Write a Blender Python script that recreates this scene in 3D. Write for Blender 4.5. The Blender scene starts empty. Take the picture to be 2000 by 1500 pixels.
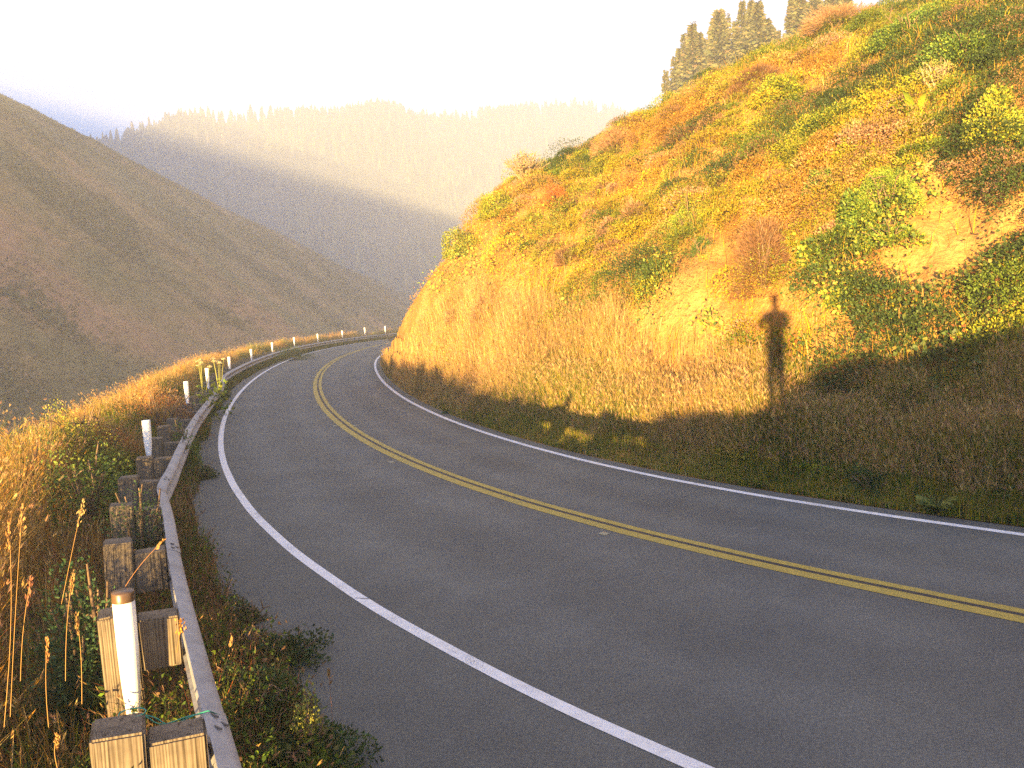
import bpy, math, random
import numpy as np
from mathutils import Matrix, Vector
rng = np.random.default_rng(7)
random.seed(7)
C = bpy.context.scene.collection
R = math.radians

# ------------------------------------------------------------------ survey of the road: double yellow line, lane widths, guardrail (metres)
CYX=[33.75,32.52,30.97,29.43,27.89,26.36,24.84,23.32,21.81,20.31,18.81,17.32,15.84,14.36,12.89,11.43,9.97,8.52,7.08,5.64,4.20,2.77,1.45,0.25,-0.83,-1.80,-2.68,-3.48,-4.21,-4.89,-5.52,-6.11,-6.66,-7.18,-7.68,-8.14,-8.58,-8.99,-9.38,-9.74,-10.07,-10.38,-10.66,-10.92,-11.15,-11.35,-11.52,-11.67,-11.79,-11.88,-11.95,-11.98,-11.99,-11.97,-11.92,-11.85,-11.72,-11.52,-11.27,-10.95,-10.56,-10.12,-9.61,-9.03,-8.40,-7.71,-6.95,-6.14,-5.27,-4.34,-3.35,-2.31,-1.21,-0.06,1.14,2.39,3.69,5.04,6.44,7.88,9.37,10.90,12.47,14.08,15.73,17.41,19.12,20.87,22.65,24.46,26.29,28.15,30.03,31.94,33.86,35.80,37.75,39.71,41.69,43.68,45.67,47.66,49.66,51.66,53.66,55.66,57.64,59.62,61.59,63.55,65.50,67.43,69.34,71.23,73.10,74.94,76.76,78.55,80.31,82.04,83.74,85.40,87.02,88.61,90.16,91.66,93.12,94.54,95.91,97.18]
CYY=[-19.83,-18.83,-17.56,-16.29,-15.01,-13.72,-12.43,-11.12,-9.81,-8.49,-7.16,-5.83,-4.49,-3.14,-1.78,-0.42,0.95,2.33,3.71,5.11,6.49,7.89,9.40,11.00,12.69,14.44,16.24,18.08,19.94,21.83,23.73,25.65,27.58,29.51,31.46,33.41,35.36,37.33,39.29,41.27,43.24,45.22,47.21,49.20,51.19,53.18,55.18,57.18,59.18,61.18,63.19,65.19,67.20,69.20,71.21,73.21,75.20,77.19,79.18,81.15,83.11,85.06,87.00,88.91,90.81,92.68,94.54,96.36,98.16,99.93,101.67,103.38,105.05,106.69,108.29,109.84,111.36,112.84,114.27,115.65,116.99,118.28,119.51,120.70,121.84,122.92,123.94,124.91,125.83,126.68,127.48,128.22,128.89,129.51,130.06,130.56,130.99,131.35,131.65,131.89,132.07,132.18,132.22,132.20,132.12,131.97,131.76,131.48,131.14,130.74,130.27,129.75,129.15,128.50,127.79,127.02,126.19,125.30,124.35,123.35,122.29,121.18,120.01,118.79,117.52,116.21,114.84,113.43,111.97,110.54]
CDL=[3.71,3.71,3.71,3.71,3.71,3.71,3.71,3.71,3.71,3.71,3.71,3.71,3.71,3.71,3.71,3.71,3.71,3.71,3.71,3.71,3.69,3.64,3.54,3.42,3.31,3.20,3.11,3.04,2.98,2.94,2.92,2.90,2.90,2.90,2.91,2.93,2.95,2.98,3.01,3.05,3.10,3.15,3.20,3.26,3.32,3.39,3.47,3.55,3.63,3.72,3.75,3.75,3.75,3.75,3.75,3.75,3.75,3.75,3.75,3.75,3.75,3.75,3.75,3.75,3.75,3.75,3.75,3.75,3.75,3.75,3.75,3.75,3.75,3.75,3.75,3.75,3.75,3.75,3.75,3.75,3.75,3.75,3.75,3.75,3.75,3.75,3.75,3.75,3.75,3.75,3.75,3.75,3.75,3.75,3.75,3.75,3.75,3.75,3.75,3.75,3.75,3.75,3.75,3.75,3.75,3.75,3.75,3.75,3.75,3.75,3.75,3.75,3.75,3.75,3.75,3.75,3.75,3.75,3.75,3.75,3.75,3.75,3.75,3.75,3.75,3.75,3.75,3.75,3.75,3.75]
CDR=[2.55,2.55,2.55,2.55,2.55,2.55,2.55,2.55,2.55,2.55,2.55,2.55,2.55,2.55,2.55,2.55,2.55,2.55,2.55,2.55,2.55,2.52,2.47,2.45,2.45,2.46,2.47,2.48,2.49,2.51,2.52,2.54,2.56,2.59,2.61,2.63,2.65,2.66,2.67,2.67,2.66,2.65,2.64,2.64,2.64,2.64,2.64,2.64,2.64,2.64,2.64,2.64,2.64,2.64,2.64,2.64,2.64,2.64,2.64,2.64,2.64,2.64,2.64,2.64,2.64,2.64,2.64,2.64,2.64,2.64,2.64,2.64,2.64,2.64,2.64,2.64,2.64,2.64,2.64,2.64,2.64,2.64,2.64,2.64,2.64,2.64,2.64,2.64,2.64,2.64,2.64,2.64,2.64,2.64,2.64,2.64,2.64,2.64,2.64,2.64,2.64,2.64,2.64,2.64,2.64,2.64,2.64,2.64,2.64,2.64,2.64,2.64,2.64,2.64,2.64,2.64,2.64,2.64,2.64,2.64,2.64,2.64,2.64,2.64,2.64,2.64,2.64,2.64,2.64,2.64]
RRX=[1.09,0.77,0.34,-0.10,-0.53,-0.97,-1.41,-1.86,-2.30,-2.74,-3.17,-3.59,-4.01,-4.41,-4.77,-5.10,-5.43,-5.75,-6.08,-6.41,-6.72,-7.03,-7.33,-7.62,-7.91,-8.20,-8.49,-8.78,-9.08,-9.37,-9.66,-9.95,-10.24,-10.54,-10.86,-11.17,-11.49,-11.79,-12.05,-12.29,-12.51,-12.72,-12.94,-13.14,-13.34,-13.54,-13.73,-13.92,-14.10,-14.28,-14.45,-14.61,-14.77,-14.93,-15.08,-15.22,-15.37,-15.50,-15.63,-15.75,-15.87,-15.98,-16.09,-16.19,-16.29,-16.37,-16.44,-16.50,-16.54,-16.56,-16.58,-16.58,-16.59,-16.58,-16.57,-16.55,-16.52,-16.48,-16.44,-16.38,-16.32,-16.24,-16.14,-16.03,-15.90,-15.76,-15.60,-15.43,-15.24,-15.05,-14.83,-14.60,-14.35,-14.09,-13.82,-13.53,-13.23,-12.91,-12.58,-12.24,-11.88,-11.51,-11.12,-10.72,-10.30,-9.88,-9.43,-8.98,-8.51,-8.03,-7.53,-7.03,-6.51,-5.97,-5.43]
RRY=[-1.68,-1.02,-0.14,0.76,1.66,2.55,3.45,4.35,5.24,6.14,7.04,7.95,8.86,9.78,10.71,11.65,12.60,13.54,14.49,15.43,16.38,17.33,18.29,19.24,20.20,21.16,22.11,23.07,24.03,24.98,25.94,26.90,27.85,28.81,29.76,30.70,31.65,32.61,33.57,34.54,35.52,36.49,37.47,38.45,39.43,40.41,41.39,42.37,43.36,44.34,45.33,46.31,47.30,48.29,49.27,50.26,51.25,52.25,53.24,54.23,55.22,56.22,57.21,58.20,59.20,60.20,61.19,62.19,63.19,64.19,65.19,66.19,67.19,68.19,69.19,70.19,71.19,72.19,73.19,74.19,75.18,76.18,77.18,78.17,79.16,80.15,81.14,82.12,83.11,84.09,85.06,86.03,87.00,87.97,88.93,89.89,90.84,91.79,92.73,93.67,94.61,95.53,96.46,97.37,98.28,99.19,100.08,100.97,101.86,102.73,103.60,104.46,105.32,106.16,107.00]
RRZ=[0.73,0.73,0.73,0.73,0.73,0.73,0.73,0.73,0.73,0.73,0.73,0.72,0.72,0.72,0.71,0.70,0.69,0.68,0.67,0.66,0.65,0.64,0.63,0.62,0.61,0.60,0.60,0.59,0.58,0.58,0.57,0.56,0.56,0.55,0.55,0.55,0.55,0.55,0.55,0.55,0.55,0.55,0.55,0.55,0.55,0.55,0.55,0.55,0.55,0.55,0.55,0.55,0.55,0.55,0.55,0.55,0.55,0.55,0.55,0.55,0.55,0.55,0.55,0.55,0.55,0.55,0.55,0.55,0.55,0.55,0.55,0.55,0.55,0.55,0.55,0.55,0.55,0.55,0.55,0.55,0.55,0.55,0.55,0.55,0.55,0.55,0.55,0.55,0.55,0.55,0.55,0.55,0.55,0.55,0.55,0.55,0.55,0.55,0.55,0.55,0.55,0.55,0.55,0.55,0.55,0.55,0.55,0.55,0.55,0.55,0.55,0.55,0.55,0.55,0.55]

CYL = np.stack([CYX, CYY], 1); CDL = np.array(CDL); CDR = np.array(CDR)
RAIL = np.stack([RRX, RRY, RRZ], 1)

# ------------------------------------------------------------------ camera
HAZE = .00126
F_PX, HORIZON, ROLL, EYE = 1560.0, 603.0, R(2.5), 2.75
PITCH = math.atan2(750 - HORIZON, F_PX)
cp, sp, cr_, sr_ = math.cos(PITCH), math.sin(PITCH), math.cos(ROLL), math.sin(ROLL)

def ray(px, py):
    dx, dy = px - 1000.0, py - 750.0
    x = cr_ * dx - sr_ * dy; y = sr_ * dx + cr_ * dy
    v = np.array([x, F_PX * cp - y * sp, -F_PX * sp - y * cp])
    return v / np.linalg.norm(v)

def az_el(px, py):
    v = ray(px, py)
    return math.atan2(v[0], v[1]), v[2] / math.hypot(v[0], v[1])

def project(P):
    P = np.atleast_2d(P); X, Fw, U = P[:, 0], P[:, 1], P[:, 2] - EYE
    dep = np.maximum(Fw * cp - U * sp, 1e-3); yy = -Fw * sp - U * cp
    x = X / dep * F_PX; y = yy / dep * F_PX
    return np.stack([1000 + cr_ * x + sr_ * y, 750 - sr_ * x + cr_ * y], 1)

cam_d = bpy.data.cameras.new('camera'); cam = bpy.data.objects.new('camera', cam_d); C.objects.link(cam)
cam_d.sensor_width = 36; cam_d.lens = 36 * F_PX / 2000; cam_d.clip_start = 0.05; cam_d.clip_end = 6000
right = Vector((cr_, -sr_ * sp, -sr_ * cp)); down = Vector((-sr_, -cr_ * sp, -cr_ * cp)); fw = Vector((0, cp, -sp))
M = Matrix((right, -down, -fw)).transposed().to_4x4(); M.translation = (0, 0, EYE)
cam.matrix_world = M
bpy.context.scene.camera = cam

# ------------------------------------------------------------------ light
SUN_EL = R(0.5)
SUN_AZ = az_el(1512, 590)[0]                      # the light travels this way across the ground
TRAVEL = np.array([math.sin(SUN_AZ) * math.cos(SUN_EL), math.cos(SUN_AZ) * math.cos(SUN_EL), -math.sin(SUN_EL)])
sun_d = bpy.data.lights.new('sun', 'SUN'); sun = bpy.data.objects.new('sun', sun_d); C.objects.link(sun)
sun_d.energy = 2.0; sun_d.angle = R(0.55); sun_d.color = (1.0, 0.66, 0.24)
sun.rotation_mode = 'QUATERNION'; sun.rotation_quaternion = Vector(TRAVEL).to_track_quat('-Z', 'Y'); sun.location = (-40, -120, 60)
w = bpy.data.worlds.new('World'); bpy.context.scene.world = w; w.use_nodes = True
nt = w.node_tree; nt.nodes.clear()
sky = nt.nodes.new('ShaderNodeTexSky'); sky.sky_type = 'NISHITA'; sky.sun_disc = False
sky.sun_elevation = SUN_EL; sky.sun_rotation = SUN_AZ + math.pi
sky.air_density = 1.0; sky.dust_density = 0.1; sky.ozone_density = 4.0
bg = nt.nodes.new('ShaderNodeBackground'); bg.inputs['Strength'].default_value = 0.15
wo = nt.nodes.new('ShaderNodeOutputWorld')
nt.links.new(sky.outputs[0], bg.inputs[0]); nt.links.new(bg.outputs[0], wo.inputs[0])
S = bpy.context.scene
S.view_settings.view_transform = 'Standard'; S.view_settings.look = 'None'; S.view_settings.gamma = 1.0
S.view_settings.exposure = 4.2
S.render.engine = 'CYCLES'
cy = S.cycles
cy.max_bounces = 6; cy.diffuse_bounces = 3; cy.glossy_bounces = 2; cy.transmission_bounces = 3; cy.volume_bounces = 1; cy.transparent_max_bounces = 6
cy.use_denoising = False; cy.use_adaptive_sampling = False; cy.denoiser = 'OPENIMAGEDENOISE'; cy.denoising_input_passes = 'RGB_ALBEDO_NORMAL'
cy.sample_clamp_indirect = 6; cy.caustics_reflective = False; cy.caustics_refractive = False

# ------------------------------------------------------------------ helpers: noise
def _h(ix, iy, seed):
    n = (ix.astype(np.int64) * 374761393 + iy.astype(np.int64) * 668265263 + seed * 1442695040888963) & 0x7fffffff
    n = ((n ^ (n >> 13)) * 1274126177) & 0x7fffffff
    n = (n ^ (n >> 16)) & 0x7fffffff
    return n / 0x7fffffff
def vn(x, y, seed=0):
    x = np.asarray(x, float); y = np.asarray(y, float)
    ix = np.floor(x); iy = np.floor(y); fx = x - ix; fy = y - iy
    fx = fx * fx * (3 - 2 * fx); fy = fy * fy * (3 - 2 * fy)
    a = _h(ix, iy, seed); b = _h(ix + 1, iy, seed); c = _h(ix, iy + 1, seed); d = _h(ix + 1, iy + 1, seed)
    return (a * (1 - fx) + b * fx) * (1 - fy) + (c * (1 - fx) + d * fx) * fy
def fbm(x, y, seed=0, o=4):
    t = 0; a = 1; n = 0
    for k in range(o):
        t = t + a * vn(np.asarray(x) * 2 ** k, np.asarray(y) * 2 ** k, seed + k * 17); n += a; a *= .5
    return t / n
def sstep(a, b, x):
    t = np.clip((np.asarray(x, float) - a) / (b - a), 0, 1); return t * t * (3 - 2 * t)

# ------------------------------------------------------------------ helpers: meshes and objects
class MB:
    """collects vertices, faces and a colour per vertex; build() links ONE mesh object"""
    def __init__(s): s.v = []; s.f3 = []; s.f4 = []; s.c = []; s.n = 0
    def add(s, V, F, col=None):
        V = np.asarray(V, np.float32).reshape(-1, 3); F = np.asarray(F, np.int64)
        (s.f3 if F.shape[1] == 3 else s.f4).append(F + s.n)
        s.v.append(V)
        if col is None: col = (1, 1, 1)
        col = np.asarray(col, np.float32)
        if col.ndim == 1: col = np.broadcast_to(col, (len(V), 3))
        s.c.append(col); s.n += len(V)
        return s
    def mesh(s, name, smooth=False):
        me = bpy.data.meshes.new(name)
        V = np.concatenate(s.v); col = np.concatenate(s.c)
        f3 = np.concatenate(s.f3) if s.f3 else np.zeros((0, 3), np.int64)
        f4 = np.concatenate(s.f4) if s.f4 else np.zeros((0, 4), np.int64)
        me.vertices.add(len(V)); me.vertices.foreach_set('co', V.ravel())
        L = np.concatenate([f3.ravel(), f4.ravel()]).astype(np.int32)
        me.loops.add(len(L)); me.loops.foreach_set('vertex_index', L)
        st = np.concatenate([np.arange(len(f3)) * 3, len(f3) * 3 + np.arange(len(f4)) * 4]).astype(np.int32)
        me.polygons.add(len(st)); me.polygons.foreach_set('loop_start', st)
        a = me.color_attributes.new('Col', 'FLOAT_COLOR', 'POINT')
        a.data.foreach_set('color', np.concatenate([col, np.ones((len(col), 1), np.float32)], 1).astype(np.float32).ravel())
        me.update(calc_edges=True)
        if smooth: me.polygons.foreach_set('use_smooth', np.ones(len(st), bool))
        return me
    def build(s, name, mat, parent=None, smooth=False):
        me = s.mesh(name, smooth); me.materials.append(mat)
        o = bpy.data.objects.new(name, me); C.objects.link(o); o.parent = parent
        return o

def tag(o, label=None, cat=None, group=None, kind=None):
    for k, v in (('label', label), ('category', cat), ('group', group), ('kind', kind)):
        if v: o[k] = v
    return o
def empty(name, loc, rz=0.0):
    o = bpy.data.objects.new(name, None); C.objects.link(o); o.location = loc; o.rotation_euler = (0, 0, rz); o.empty_display_size = .2
    return o
def copy_tree(o, parent=None):
    c = o.copy(); C.objects.link(c); c.parent = parent
    for ch in [x for x in o.children]: copy_tree(ch, c)
    return c
def grid_faces(n, m):
    i = np.arange(n - 1)[:, None] * m + np.arange(m - 1)[None]
    return np.stack([i, i + 1, i + m + 1, i + m], -1).reshape(-1, 4)
def tube(mb, P, rad, col=(1, 1, 1), n=5, cap=True):
    P = np.asarray(P, float); rad = np.broadcast_to(np.asarray(rad, float), (len(P),))
    T = np.gradient(P, axis=0); T /= np.linalg.norm(T, axis=1)[:, None] + 1e-9
    ref = np.array([0, 0, 1.0]) if abs(T[:, 2]).mean() < .8 else np.array([1.0, 0, 0])
    U = np.cross(T, ref); U /= np.linalg.norm(U, axis=1)[:, None] + 1e-9; W = np.cross(T, U)
    a = np.arange(n) / n * 2 * math.pi
    V = P[:, None] + rad[:, None, None] * (np.cos(a)[None, :, None] * U[:, None] + np.sin(a)[None, :, None] * W[:, None])
    k = np.arange(len(P) - 1)[:, None] * n; j = np.arange(n)[None]; j2 = (j + 1) % n
    F = np.stack([k + j, k + j2, k + n + j2, k + n + j], -1).reshape(-1, 4)
    mb.add(V.reshape(-1, 3), F, col)
    if cap:
        for e, s_ in ((0, 1), (len(P) - 1, -1)):
            ring = V[e]; VV = np.concatenate([ring, P[e][None]])
            FF = np.array([[i, n, (i + 1) % n] if s_ > 0 else [(i + 1) % n, n, i] for i in range(n)]); mb.add(VV, FF, col)
def rnd_unit(n):
    v = rng.normal(size=(n, 3)); return v / np.linalg.norm(v, axis=1)[:, None]
def blades(mb, P, H, Wd, lean, col, az=None):
    """grass blades: curved, tapering, one colour per blade; returns the tips"""
    n = len(P); az = rng.uniform(0, 2 * math.pi, n) if az is None else az
    d = np.stack([np.cos(az), np.sin(az), np.zeros(n)], 1)
    fa = rng.uniform(0, 2 * math.pi, n); u = np.stack([np.cos(fa), np.sin(fa), np.zeros(n)], 1) * (np.broadcast_to(Wd, n)[:, None] * .5)
    H = np.broadcast_to(H, n)[:, None]; lean = np.broadcast_to(lean, n)[:, None]; up = np.array([0, 0, 1.0])
    m = P + H * (.55 * up + .28 * lean * d); t = P + H * ((1 - .25 * lean) * up + lean * d)
    V = np.stack([P - u, P + u, m + u * .75, m - u * .75, t], 1).reshape(-1, 3)
    b = np.arange(n)[:, None] * 5
    cc = np.repeat(np.broadcast_to(col, (n, 3)), 5, 0)
    k = mb.n
    mb.add(V, np.concatenate([b + np.array([[0, 1, 2, 3]])], 0), cc)
    mb.f3.append(np.concatenate([b + np.array([[3, 2, 4]])], 0) + k)
    return t, d
def leaves(mb, P, L, Wd, axis, col, fold=.25):
    """leaf-shaped pairs of triangles: base, two sides, tip"""
    n = len(P); axis = axis / (np.linalg.norm(axis, axis=1)[:, None] + 1e-9)
    s = np.cross(axis, rnd_unit(n)); s /= np.linalg.norm(s, axis=1)[:, None] + 1e-9; nn = np.cross(axis, s)
    L = np.broadcast_to(L, n)[:, None]; Wd = np.broadcast_to(Wd, n)[:, None]
    mid = P + axis * L * .45
    V = np.stack([P, mid + s * Wd * .5 + nn * Wd * fold, P + axis * L, mid - s * Wd * .5 + nn * Wd * fold], 1).reshape(-1, 3)
    b = np.arange(n)[:, None] * 4
    mb.add(V, np.concatenate([b + np.array([[0, 1, 2]]), b + np.array([[0, 2, 3]])], 0), np.repeat(np.broadcast_to(col, (n, 3)), 4, 0))
def vary(col, n, a=.25, hue=.08):
    c = np.broadcast_to(np.asarray(col, float), (n, 3)) * rng.uniform(1 - a, 1 + a, (n, 1))
    return np.clip(c * rng.uniform(1 - hue, 1 + hue, (n, 3)), 0, 1)
def mixc(cols, w, n):
    k = rng.choice(len(cols), n, p=np.asarray(w) / np.sum(w)); return np.asarray(cols)[k]

# ------------------------------------------------------------------ materials
def mat(name):
    m = bpy.data.materials.new(name); m.use_nodes = True; m.node_tree.nodes.clear()
    return m, m.node_tree.nodes, m.node_tree.links
def nd(N, t, **k):
    n = N.new(t)
    for a, v in k.items(): setattr(n, a, v)
    return n
def noise(N, Lk, vec, scale, detail=4, rough=.55):
    n = nd(N, 'ShaderNodeTexNoise'); n.inputs['Scale'].default_value = scale; n.inputs['Detail'].default_value = detail; n.inputs['Roughness'].default_value = rough
    if vec is not None: Lk.new(vec, n.inputs['Vector'])
    return n
def ramp(N, Lk, fac, stops):
    r = nd(N, 'ShaderNodeValToRGB'); e = r.color_ramp.elements
    while len(e) < len(stops): e.new(.5)
    for k, (p, c) in enumerate(stops): e[k].position = p; e[k].color = (*c, 1) if len(c) == 3 else c
    Lk.new(fac, r.inputs['Fac']); return r
def mixrgb(N, Lk, fac, a, b, mode='MIX'):
    m = nd(N, 'ShaderNodeMix', data_type='RGBA', blend_type=mode)
    for i, v in ((0, fac), (6, a), (7, b)):
        if isinstance(v, (int, float)): m.inputs[i].default_value = v
        elif isinstance(v, tuple): m.inputs[i].default_value = (*v, 1)
        else: Lk.new(v, m.inputs[i])
    return m.outputs[2]
def finish(N, Lk, colr, rough=.8, bump=None, bstr=.3, bdist=.02, metallic=0.0, spec=.5):
    p = nd(N, 'ShaderNodeBsdfPrincipled'); o = nd(N, 'ShaderNodeOutputMaterial')
    if isinstance(colr, tuple): p.inputs['Base Color'].default_value = (*colr, 1)
    else: Lk.new(colr, p.inputs['Base Color'])
    if isinstance(rough, (int, float)): p.inputs['Roughness'].default_value = rough
    else: Lk.new(rough, p.inputs['Roughness'])
    p.inputs['Metallic'].default_value = metallic; p.inputs['Specular IOR Level'].default_value = spec
    if bump is not None:
        b = nd(N, 'ShaderNodeBump'); b.inputs['Strength'].default_value = bstr; b.inputs['Distance'].default_value = bdist
        Lk.new(bump, b.inputs['Height']); Lk.new(b.outputs[0], p.inputs['Normal'])
    Lk.new(p.outputs[0], o.inputs[0]); return p
def foliage_mat(name, trans=.35, spec=.0):
    m, N, Lk = mat(name)
    a = nd(N, 'ShaderNodeAttribute', attribute_name='Col')
    d = nd(N, 'ShaderNodeBsdfDiffuse'); t = nd(N, 'ShaderNodeBsdfTranslucent'); x = nd(N, 'ShaderNodeMixShader'); o = nd(N, 'ShaderNodeOutputMaterial')
    Lk.new(a.outputs['Color'], d.inputs[0]); Lk.new(a.outputs['Color'], t.inputs[0]); x.inputs[0].default_value = trans
    Lk.new(d.outputs[0], x.inputs[1]); Lk.new(t.outputs[0], x.inputs[2])
    if spec:
        g = nd(N, 'ShaderNodeBsdfGlossy'); g.inputs['Roughness'].default_value = .45; y = nd(N, 'ShaderNodeMixShader'); y.inputs[0].default_value = spec
        Lk.new(x.outputs[0], y.inputs[1]); Lk.new(g.outputs[0], y.inputs[2]); Lk.new(y.outputs[0], o.inputs[0])
    else: Lk.new(x.outputs[0], o.inputs[0])
    return m
M_GRASS = foliage_mat('grass', .3); M_LEAF = foliage_mat('leaf', .25, .012); M_NEEDLE = foliage_mat('needles', .15); M_BARK = foliage_mat('bark', 0.0)

def asphalt_mat():
    m, N, Lk = mat('asphalt'); g = nd(N, 'ShaderNodeNewGeometry').outputs['Position']
    a = nd(N, 'ShaderNodeAttribute', attribute_name='Col')
    fine = noise(N, Lk, g, 150, 2, .75); mid = noise(N, Lk, g, 38, 3, .65); big = noise(N, Lk, g, .6, 4, .6); big2 = noise(N, Lk, g, 4.0, 4, .6)
    c = ramp(N, Lk, fine.outputs[0], [(.30, (.034, .036, .038)), (.5, (.092, .099, .094)), (.62, (.135, .144, .137)), (.74, (.34, .33, .32))])
    c2 = mixrgb(N, Lk, .75, c.outputs[0], ramp(N, Lk, mid.outputs[0], [(.35, (.72, .72, .72)), (.65, (1.25, 1.25, 1.25))]).outputs[0], 'MULTIPLY')
    c3 = mixrgb(N, Lk, .9, c2, ramp(N, Lk, big.outputs[0], [(.3, (.80, .80, .81)), (.7, (1.16, 1.15, 1.13))]).outputs[0], 'MULTIPLY')
    c4 = mixrgb(N, Lk, .7, c3, ramp(N, Lk, big2.outputs[0], [(.3, (.88, .88, .88)), (.7, (1.08, 1.08, 1.08))]).outputs[0], 'MULTIPLY')
    c5 = mixrgb(N, Lk, 1.0, c4, a.outputs['Color'], 'MULTIPLY')
    finish(N, Lk, c5, .82, fine.outputs[0], .6, .006, spec=.35)
    return m
def paint_mat(name, colr, wear):
    m, N, Lk = mat(name); g = nd(N, 'ShaderNodeNewGeometry').outputs['Position']
    fine = noise(N, Lk, g, 130, 3, .7); mid = noise(N, Lk, g, 1.3, 3, .6)
    ad = nd(N, 'ShaderNodeMath', operation='MULTIPLY_ADD'); Lk.new(mid.outputs[0], ad.inputs[0]); ad.inputs[1].default_value = .45; Lk.new(fine.outputs[0], ad.inputs[2])
    k = ramp(N, Lk, ad.outputs[0], [(wear, (0, 0, 0)), (wear + .10, (1, 1, 1))])
    tint = ramp(N, Lk, noise(N, Lk, g, 9, 4).outputs[0], [(.3, tuple(v * .8 for v in colr)), (.7, colr)])
    c = mixrgb(N, Lk, k.outputs[0], (.07, .068, .066), tint.outputs[0])
    finish(N, Lk, c, .7, fine.outputs[0], .4, .004, spec=.3)
    return m
def soil_mat(name, stops, sc=1.2):
    m, N, Lk = mat(name); g = nd(N, 'ShaderNodeNewGeometry').outputs['Position']
    a = nd(N, 'ShaderNodeAttribute', attribute_name='Col')
    n1 = noise(N, Lk, g, sc, 7, .62); n2 = noise(N, Lk, g, sc * 14, 5, .7)
    c = ramp(N, Lk, n1.outputs[0], stops)
    c2 = mixrgb(N, Lk, .8, c.outputs[0], ramp(N, Lk, n2.outputs[0], [(.3, (.52, .50, .48)), (.7, (1.35, 1.35, 1.32))]).outputs[0], 'MULTIPLY')
    c3 = mixrgb(N, Lk, 1.0, c2, a.outputs['Color'], 'MULTIPLY')
    finish(N, Lk, c3, .95, n2.outputs[0], .8, .12, spec=.1)
    return m
def wood_mat():
    m, N, Lk = mat('weathered_timber'); tc = nd(N, 'ShaderNodeTexCoord'); ob = tc.outputs['Object']
    mp = nd(N, 'ShaderNodeMapping'); mp.inputs['Scale'].default_value = (1, 1, .02); Lk.new(ob, mp.inputs[0])
    sx = nd(N, 'ShaderNodeMapping'); sx.inputs['Location'].default_value = (.03, -.05, 0); sx.inputs['Scale'].default_value = (1, 1, .12); Lk.new(ob, sx.inputs[0])
    wv = nd(N, 'ShaderNodeTexWave', wave_type='RINGS', rings_direction='Z'); wv.inputs['Scale'].default_value = 26; wv.inputs['Distortion'].default_value = 1.2; wv.inputs['Detail'].default_value = 3; wv.inputs['Detail Scale'].default_value = 1.5
    Lk.new(sx.outputs[0], wv.inputs['Vector'])
    gr = noise(N, Lk, mp.outputs[0], 60, 5, .65); st = noise(N, Lk, ob, 6, 4, .6)
    c = ramp(N, Lk, gr.outputs[0], [(.28, (.035, .027, .02)), (.40, (.14, .115, .088)), (.6, (.225, .19, .145)), (.8, (.29, .25, .20))])
    c2 = mixrgb(N, Lk, .8, c.outputs[0], ramp(N, Lk, wv.outputs[0], [(.15, (.55, .5, .46)), (.6, (1.1, 1.08, 1.05))]).outputs[0], 'MULTIPLY')
    ck = noise(N, Lk, mp.outputs[0], 21, 3, .6); c2 = mixrgb(N, Lk, .85, c2, ramp(N, Lk, ck.outputs[0], [(.36, (.22, .19, .16)), (.43, (1, 1, 1))]).outputs[0], 'MULTIPLY')
    c3 = mixrgb(N, Lk, .8, c2, ramp(N, Lk, st.outputs[0], [(.3, (.45, .45, .46)), (.7, (1.0, .98, .95))]).outputs[0], 'MULTIPLY')
    finish(N, Lk, c3, .85, gr.outputs[0], .5, .01, spec=.2)
    return m
def steel_mat():
    m, N, Lk = mat('galvanised_steel'); g = nd(N, 'ShaderNodeNewGeometry').outputs['Position']
    a = noise(N, Lk, g, 3, 5, .65); b = noise(N, Lk, g, 40, 3, .6)
    c = ramp(N, Lk, a.outputs[0], [(.28, (.13, .10, .08)), (.40, (.22, .22, .225)), (.7, (.31, .315, .33))])
    c2 = mixrgb(N, Lk, .5, c.outputs[0], ramp(N, Lk, b.outputs[0], [(.3, (.75, .75, .75)), (.7, (1.1, 1.1, 1.1))]).outputs[0], 'MULTIPLY')
    finish(N, Lk, c2, .62, b.outputs[0], .15, .004, metallic=.25)
    return m
def plain_mat(name, colr, rough=.6, var=.12, sc=25, metallic=0.0):
    m, N, Lk = mat(name); ob = nd(N, 'ShaderNodeTexCoord').outputs['Object']
    n = noise(N, Lk, ob, sc, 4)
    c = ramp(N, Lk, n.outputs[0], [(.3, tuple(v * (1 - var) for v in colr)), (.7, tuple(min(1, v * (1 + var)) for v in colr))])
    finish(N, Lk, c.outputs[0], rough, n.outputs[0], .1, .003, metallic=metallic); return m
M_ASPHALT = asphalt_mat(); M_WHITE = paint_mat('white_line_paint', (.66, .67, .69), .525); M_YELLOW = paint_mat('yellow_line_paint', (.36, .28, .06), .52)
M_BLACKGAP = plain_mat('black_line_paint', (.028, .026, .026), .8)
M_WOOD = wood_mat(); M_STEEL = steel_mat()
M_TUBE = plain_mat('white_plastic', (.82, .81, .78), .5, .04); M_CAP = plain_mat('brown_plastic', (.085, .05, .026), .35, .1); M_BOLT = plain_mat('dark_bolt', (.07, .06, .055), .5)
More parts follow.
